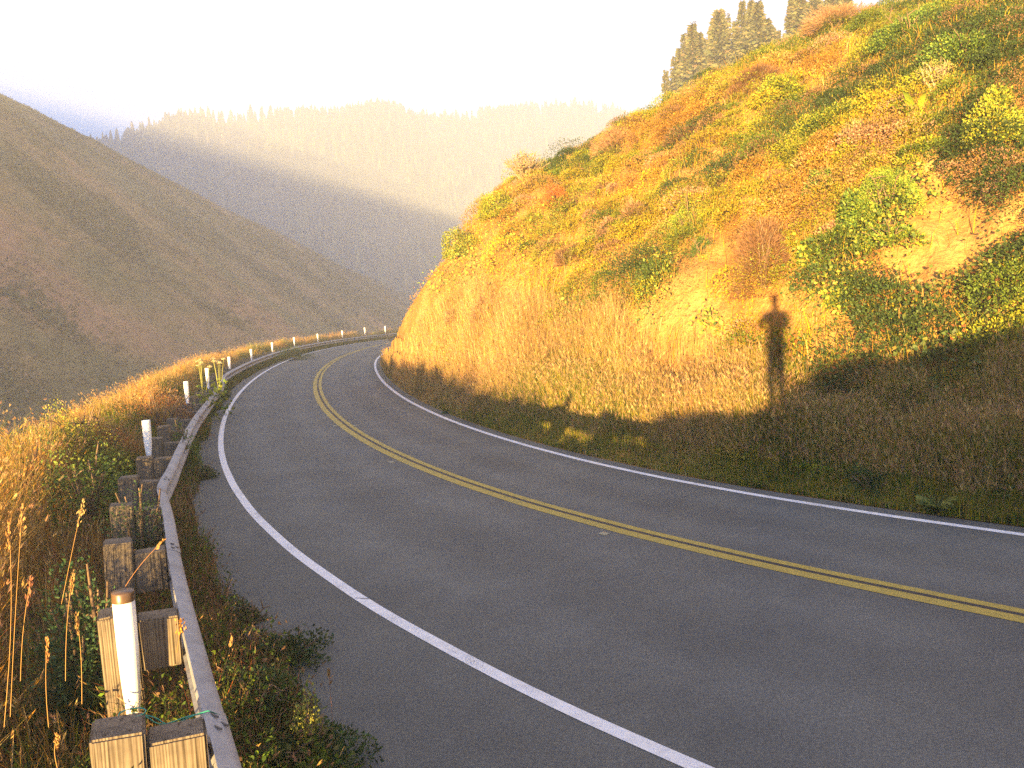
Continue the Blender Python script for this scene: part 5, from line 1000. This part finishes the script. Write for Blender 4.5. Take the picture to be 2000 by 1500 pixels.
# single tall stalks
def stalk(base, tip, label, col=(.40, .24, .09), head=.11, hw=.014, hc=(.36, .22, .09), name='grass_stalk', bow=.03, rad=.0017):
    base = np.array(base, float); tip = np.array(tip, float); e = empty(name, base); d = tip - base; u = np.linspace(0, 1, 8)[:, None]; sx = np.clip(rng.normal(0, 1, 2), -1.2, 1.2) * .03 * min(1.0, float(np.linalg.norm(d))); P = d * u + np.array([sx[0], sx[1], bow * .4]) * np.sin(u * math.pi); mb = MB(); tube(mb, P, np.linspace(rad, rad * .6, 8), col, n=4, cap=False); mb.build('stem', M_BARK, e)
    m = 46; k = rng.uniform(0, 1, m); ax = d / np.linalg.norm(d); Q = d - ax * head * k[:, None] + rng.normal(0, hw * .25, (m, 3)) * np.sin(k * 3.0)[:, None]; mb = MB(); leaves(mb, Q, rng.uniform(.018, .034, m), rng.uniform(.006, .010, m), ax + rnd_unit(m) * .35, vary(hc, m, .25)); mb.build('seed_head', M_GRASS, e); return tag(e, label, 'grass stalk')
def stalk_px(bp, tp, dist, dt, label, **k): stalk(at_depth(*bp, dist), at_depth(*tp, dist + dt), label, **k)
stalk_px((245, 1145), (318, 1056), 5.9, -.25, 'dry red stalk leaning across a timber block onto the rail', col=(.36, .18, .08), head=.10, bow=.01)
stalk_px((128, 1330), (142, 1120), 4.6, -.1, 'thin straight stalk with a pale spike, left of the capped delineator', head=.12)
stalk_px((160, 1375), (150, 1200), 4.4, -.1, 'shorter stalk with a pale spike close to the capped delineator', head=.12)
stalk_px((112, 1500), (112, 1440), 3.6, -.1, 'stubby pale seed spike at the bottom left edge', head=.08)
stalk_px((95, 1420), (92, 1250), 4.2, -.1, 'orange seed spike on a leaning stem in the lower left', head=.12, hw=.016, hc=(.38, .20, .08))
stalk_px((40, 1330), (60, 1130), 4.6, -.2, 'reddish branched seed plume at left among dark leaves', head=.16, hw=.04, hc=(.28, .13, .08))
stalk_px((20, 1400), (44, 985), 4.8, -.2, 'tallest bunch stalk at the left edge with an open plume', head=.18, hw=.04, hc=(.40, .24, .10))
stalk_px((8, 1420), (18, 1020), 4.5, -.2, 'tall orange stalk hugging the left edge of the picture', head=.15, hw=.02, hc=(.38, .21, .08))
stalk_px((120, 1180), (162, 978), 6.2, -.2, 'nodding feathery grass plume in the middle of the left bank', head=.20, hw=.035, hc=(.46, .33, .15), bow=.12)
stalk_px((345, 1275), (352, 1215), 4.6, -.1, 'small orange leafed sprig rising over the rail top', col=(.36, .18, .05), head=.10, hw=.06, hc=(.50, .25, .06))
stalk_px((430, 1330), (452, 1250), 4.9, 0, 'thin pale stalk standing between the rail and the near bramble', head=.05)
stalk_px((655, 1500), (642, 1310), 4.9, 0, 'long thin red stalk over the asphalt at the bottom', col=(.26, .12, .06), head=.05)
p = ground_pt(608, 1500); make_shrub('goldenrod', (p[0], p[1], .0), .10, .10, .52, [(.30, .28, .05), (.20, .22, .05)], [1, 1], 'upright yellow green spike plant at the bottom edge of the shoulder', nl=500, leaf=(.03, .05), airy=.2, lump=.5, nst=4, cat='plant', up=1.2)

# ------------------------------------------------------------------ the photographer, whose shadow falls on the sandy bank
def skin_body(name, verts, edges, radii, matx, parent=None, sub=2):
    me = bpy.data.meshes.new(name); me.from_pydata(verts, edges, []); o = bpy.data.objects.new(name, me); C.objects.link(o); me.materials.append(matx)
    sk = o.modifiers.new('skin', 'SKIN'); sk.use_smooth_shade = True
    for v, r in zip(me.skin_vertices[0].data, radii): v.radius = r if isinstance(r, tuple) else (r, r)
    me.skin_vertices[0].data[0].use_root = True
    s = o.modifiers.new('sub', 'SUBSURF'); s.levels = sub; s.render_levels = sub; o.parent = parent; return o
def fabric(name, c): return plain_mat(name, c, .9, .15, 60)
px0, py0 = -.30, -.95; gz = float(bank_z(np.array([px0]), np.array([py0]))[0]); print('photographer ground', gz)
per = empty('person', (px0, py0, gz))
SKIN = plain_mat('skin', (.45, .27, .19), .55, .05)
V = [(0, 0, .98), (0, 0, 1.12), (0, .0, 1.30), (0, -.01, 1.44), (0, 0, 1.53), (0, .02, 1.62), (0, .03, 1.70), (0, .02, 1.77),
     (-.09, 0, .92), (-.085, .02, .50), (-.08, -.02, .10), (-.08, .13, .03), (.09, 0, .92), (.085, .02, .50), (.08, -.02, .10), (.08, .13, .03),
     (-.19, 0, 1.42), (-.27, .14, 1.18), (-.09, .42, 1.42), (.19, 0, 1.42), (.27, .14, 1.18), (.09, .42, 1.42)]
Ed = [(0, 1), (1, 2), (2, 3), (3, 4), (4, 5), (5, 6), (6, 7), (0, 8), (8, 9), (9, 10), (10, 11), (0, 12), (12, 13), (13, 14), (14, 15), (3, 16), (16, 17), (17, 18), (3, 19), (19, 20), (20, 21)]
Rd = [(.16, .12), (.15, .11), (.17, .12), (.13, .09), .055, (.075, .09), (.078, .095), (.06, .075), .095, .062, .045, .035, .095, .062, .045, .035, .065, .045, .032, .065, .045, .032]
body = skin_body('body', V, Ed, Rd, SKIN, per)
jk = skin_body('jacket', [(0, 0, .86), (0, 0, 1.12), (0, 0, 1.30), (0, -.01, 1.46), (-.20, 0, 1.42), (-.275, .14, 1.17), (-.12, .38, 1.39), (.20, 0, 1.42), (.275, .14, 1.17), (.12, .38, 1.39)], [(0, 1), (1, 2), (2, 3), (3, 4), (4, 5), (5, 6), (3, 7), (7, 8), (8, 9)], [(.20, .15), (.18, .135), (.195, .145), (.13, .10), .082, .062, .048, .082, .062, .048], fabric('jacket', (.05, .07, .12)), per)
tr = skin_body('trousers', [(0, 0, .96), (-.09, 0, .86), (-.085, .02, .50), (-.08, -.02, .12), (.09, 0, .86), (.085, .02, .50), (.08, -.02, .12)], [(0, 1), (1, 2), (2, 3), (0, 4), (4, 5), (5, 6)], [(.175, .135), .11, .08, .065, .11, .08, .065], fabric('trousers', (.06, .06, .065)), per)
hr = skin_body('hair', [(0, -.01, 1.66), (0, -.005, 1.76), (0, .03, 1.80)], [(0, 1), (1, 2)], [(.095, .085), (.088, .10), (.06, .07)], fabric('hair', (.05, .03, .02)), per)
for sgn in (-1, 1):                                                # each hand: palm, four fingers and a thumb closed on the camera
    hv = [(sgn * .095, .41, 1.42), (sgn * .075, .47, 1.445), (sgn * .066, .50, 1.455)]; he = [(0, 1), (1, 2)]; hr_ = [.030, (.034, .022), (.036, .018)]
    for f in range(4):
        b = len(hv); z0 = 1.475 - f * .020; L = (.9, 1.0, .95, .75)[f]; hv += [(sgn * .062, .515, z0), (sgn * .050, .515 + .030 * L, z0), (sgn * .030, .515 + .038 * L, z0 - .002)]; he += [(2, b), (b, b + 1), (b + 1, b + 2)]; hr_ += [.0095, .0088, .0078]
    b = len(hv); hv += [(sgn * .052, .470, 1.455), (sgn * .036, .485, 1.462)]; he += [(1, b), (b, b + 1)]; hr_ += [.011, .009]
    skin_body('hand', hv, he, hr_, SKIN, per)
tag(per, 'photographer in a dark jacket holding up a compact camera behind the guardrail', 'person')
mb = MB(); b8 = np.array([(x, y, z) for x in (-.05, .05) for y in (-.011, .011) for z in (-.03, .03)], float); q6 = np.array([[0, 1, 3, 2], [4, 6, 7, 5], [0, 4, 5, 1], [2, 3, 7, 6], [0, 2, 6, 4], [1, 5, 7, 3]])
mb.add(b8, q6); M_CAMB = plain_mat('camera_body', (.06, .06, .065), .4); co = mb.build('compact_camera', M_CAMB); co.location = (px0, py0 + .535, gz + 1.452)
mb = MB(); tube(mb, [(0, .011, -.003), (0, .030, -.003)], [.022, .019], (1, 1, 1), n=16); mb.build('lens', M_CAMB, co)
tag(co, 'small dark compact camera held in both hands of the photographer', 'camera')
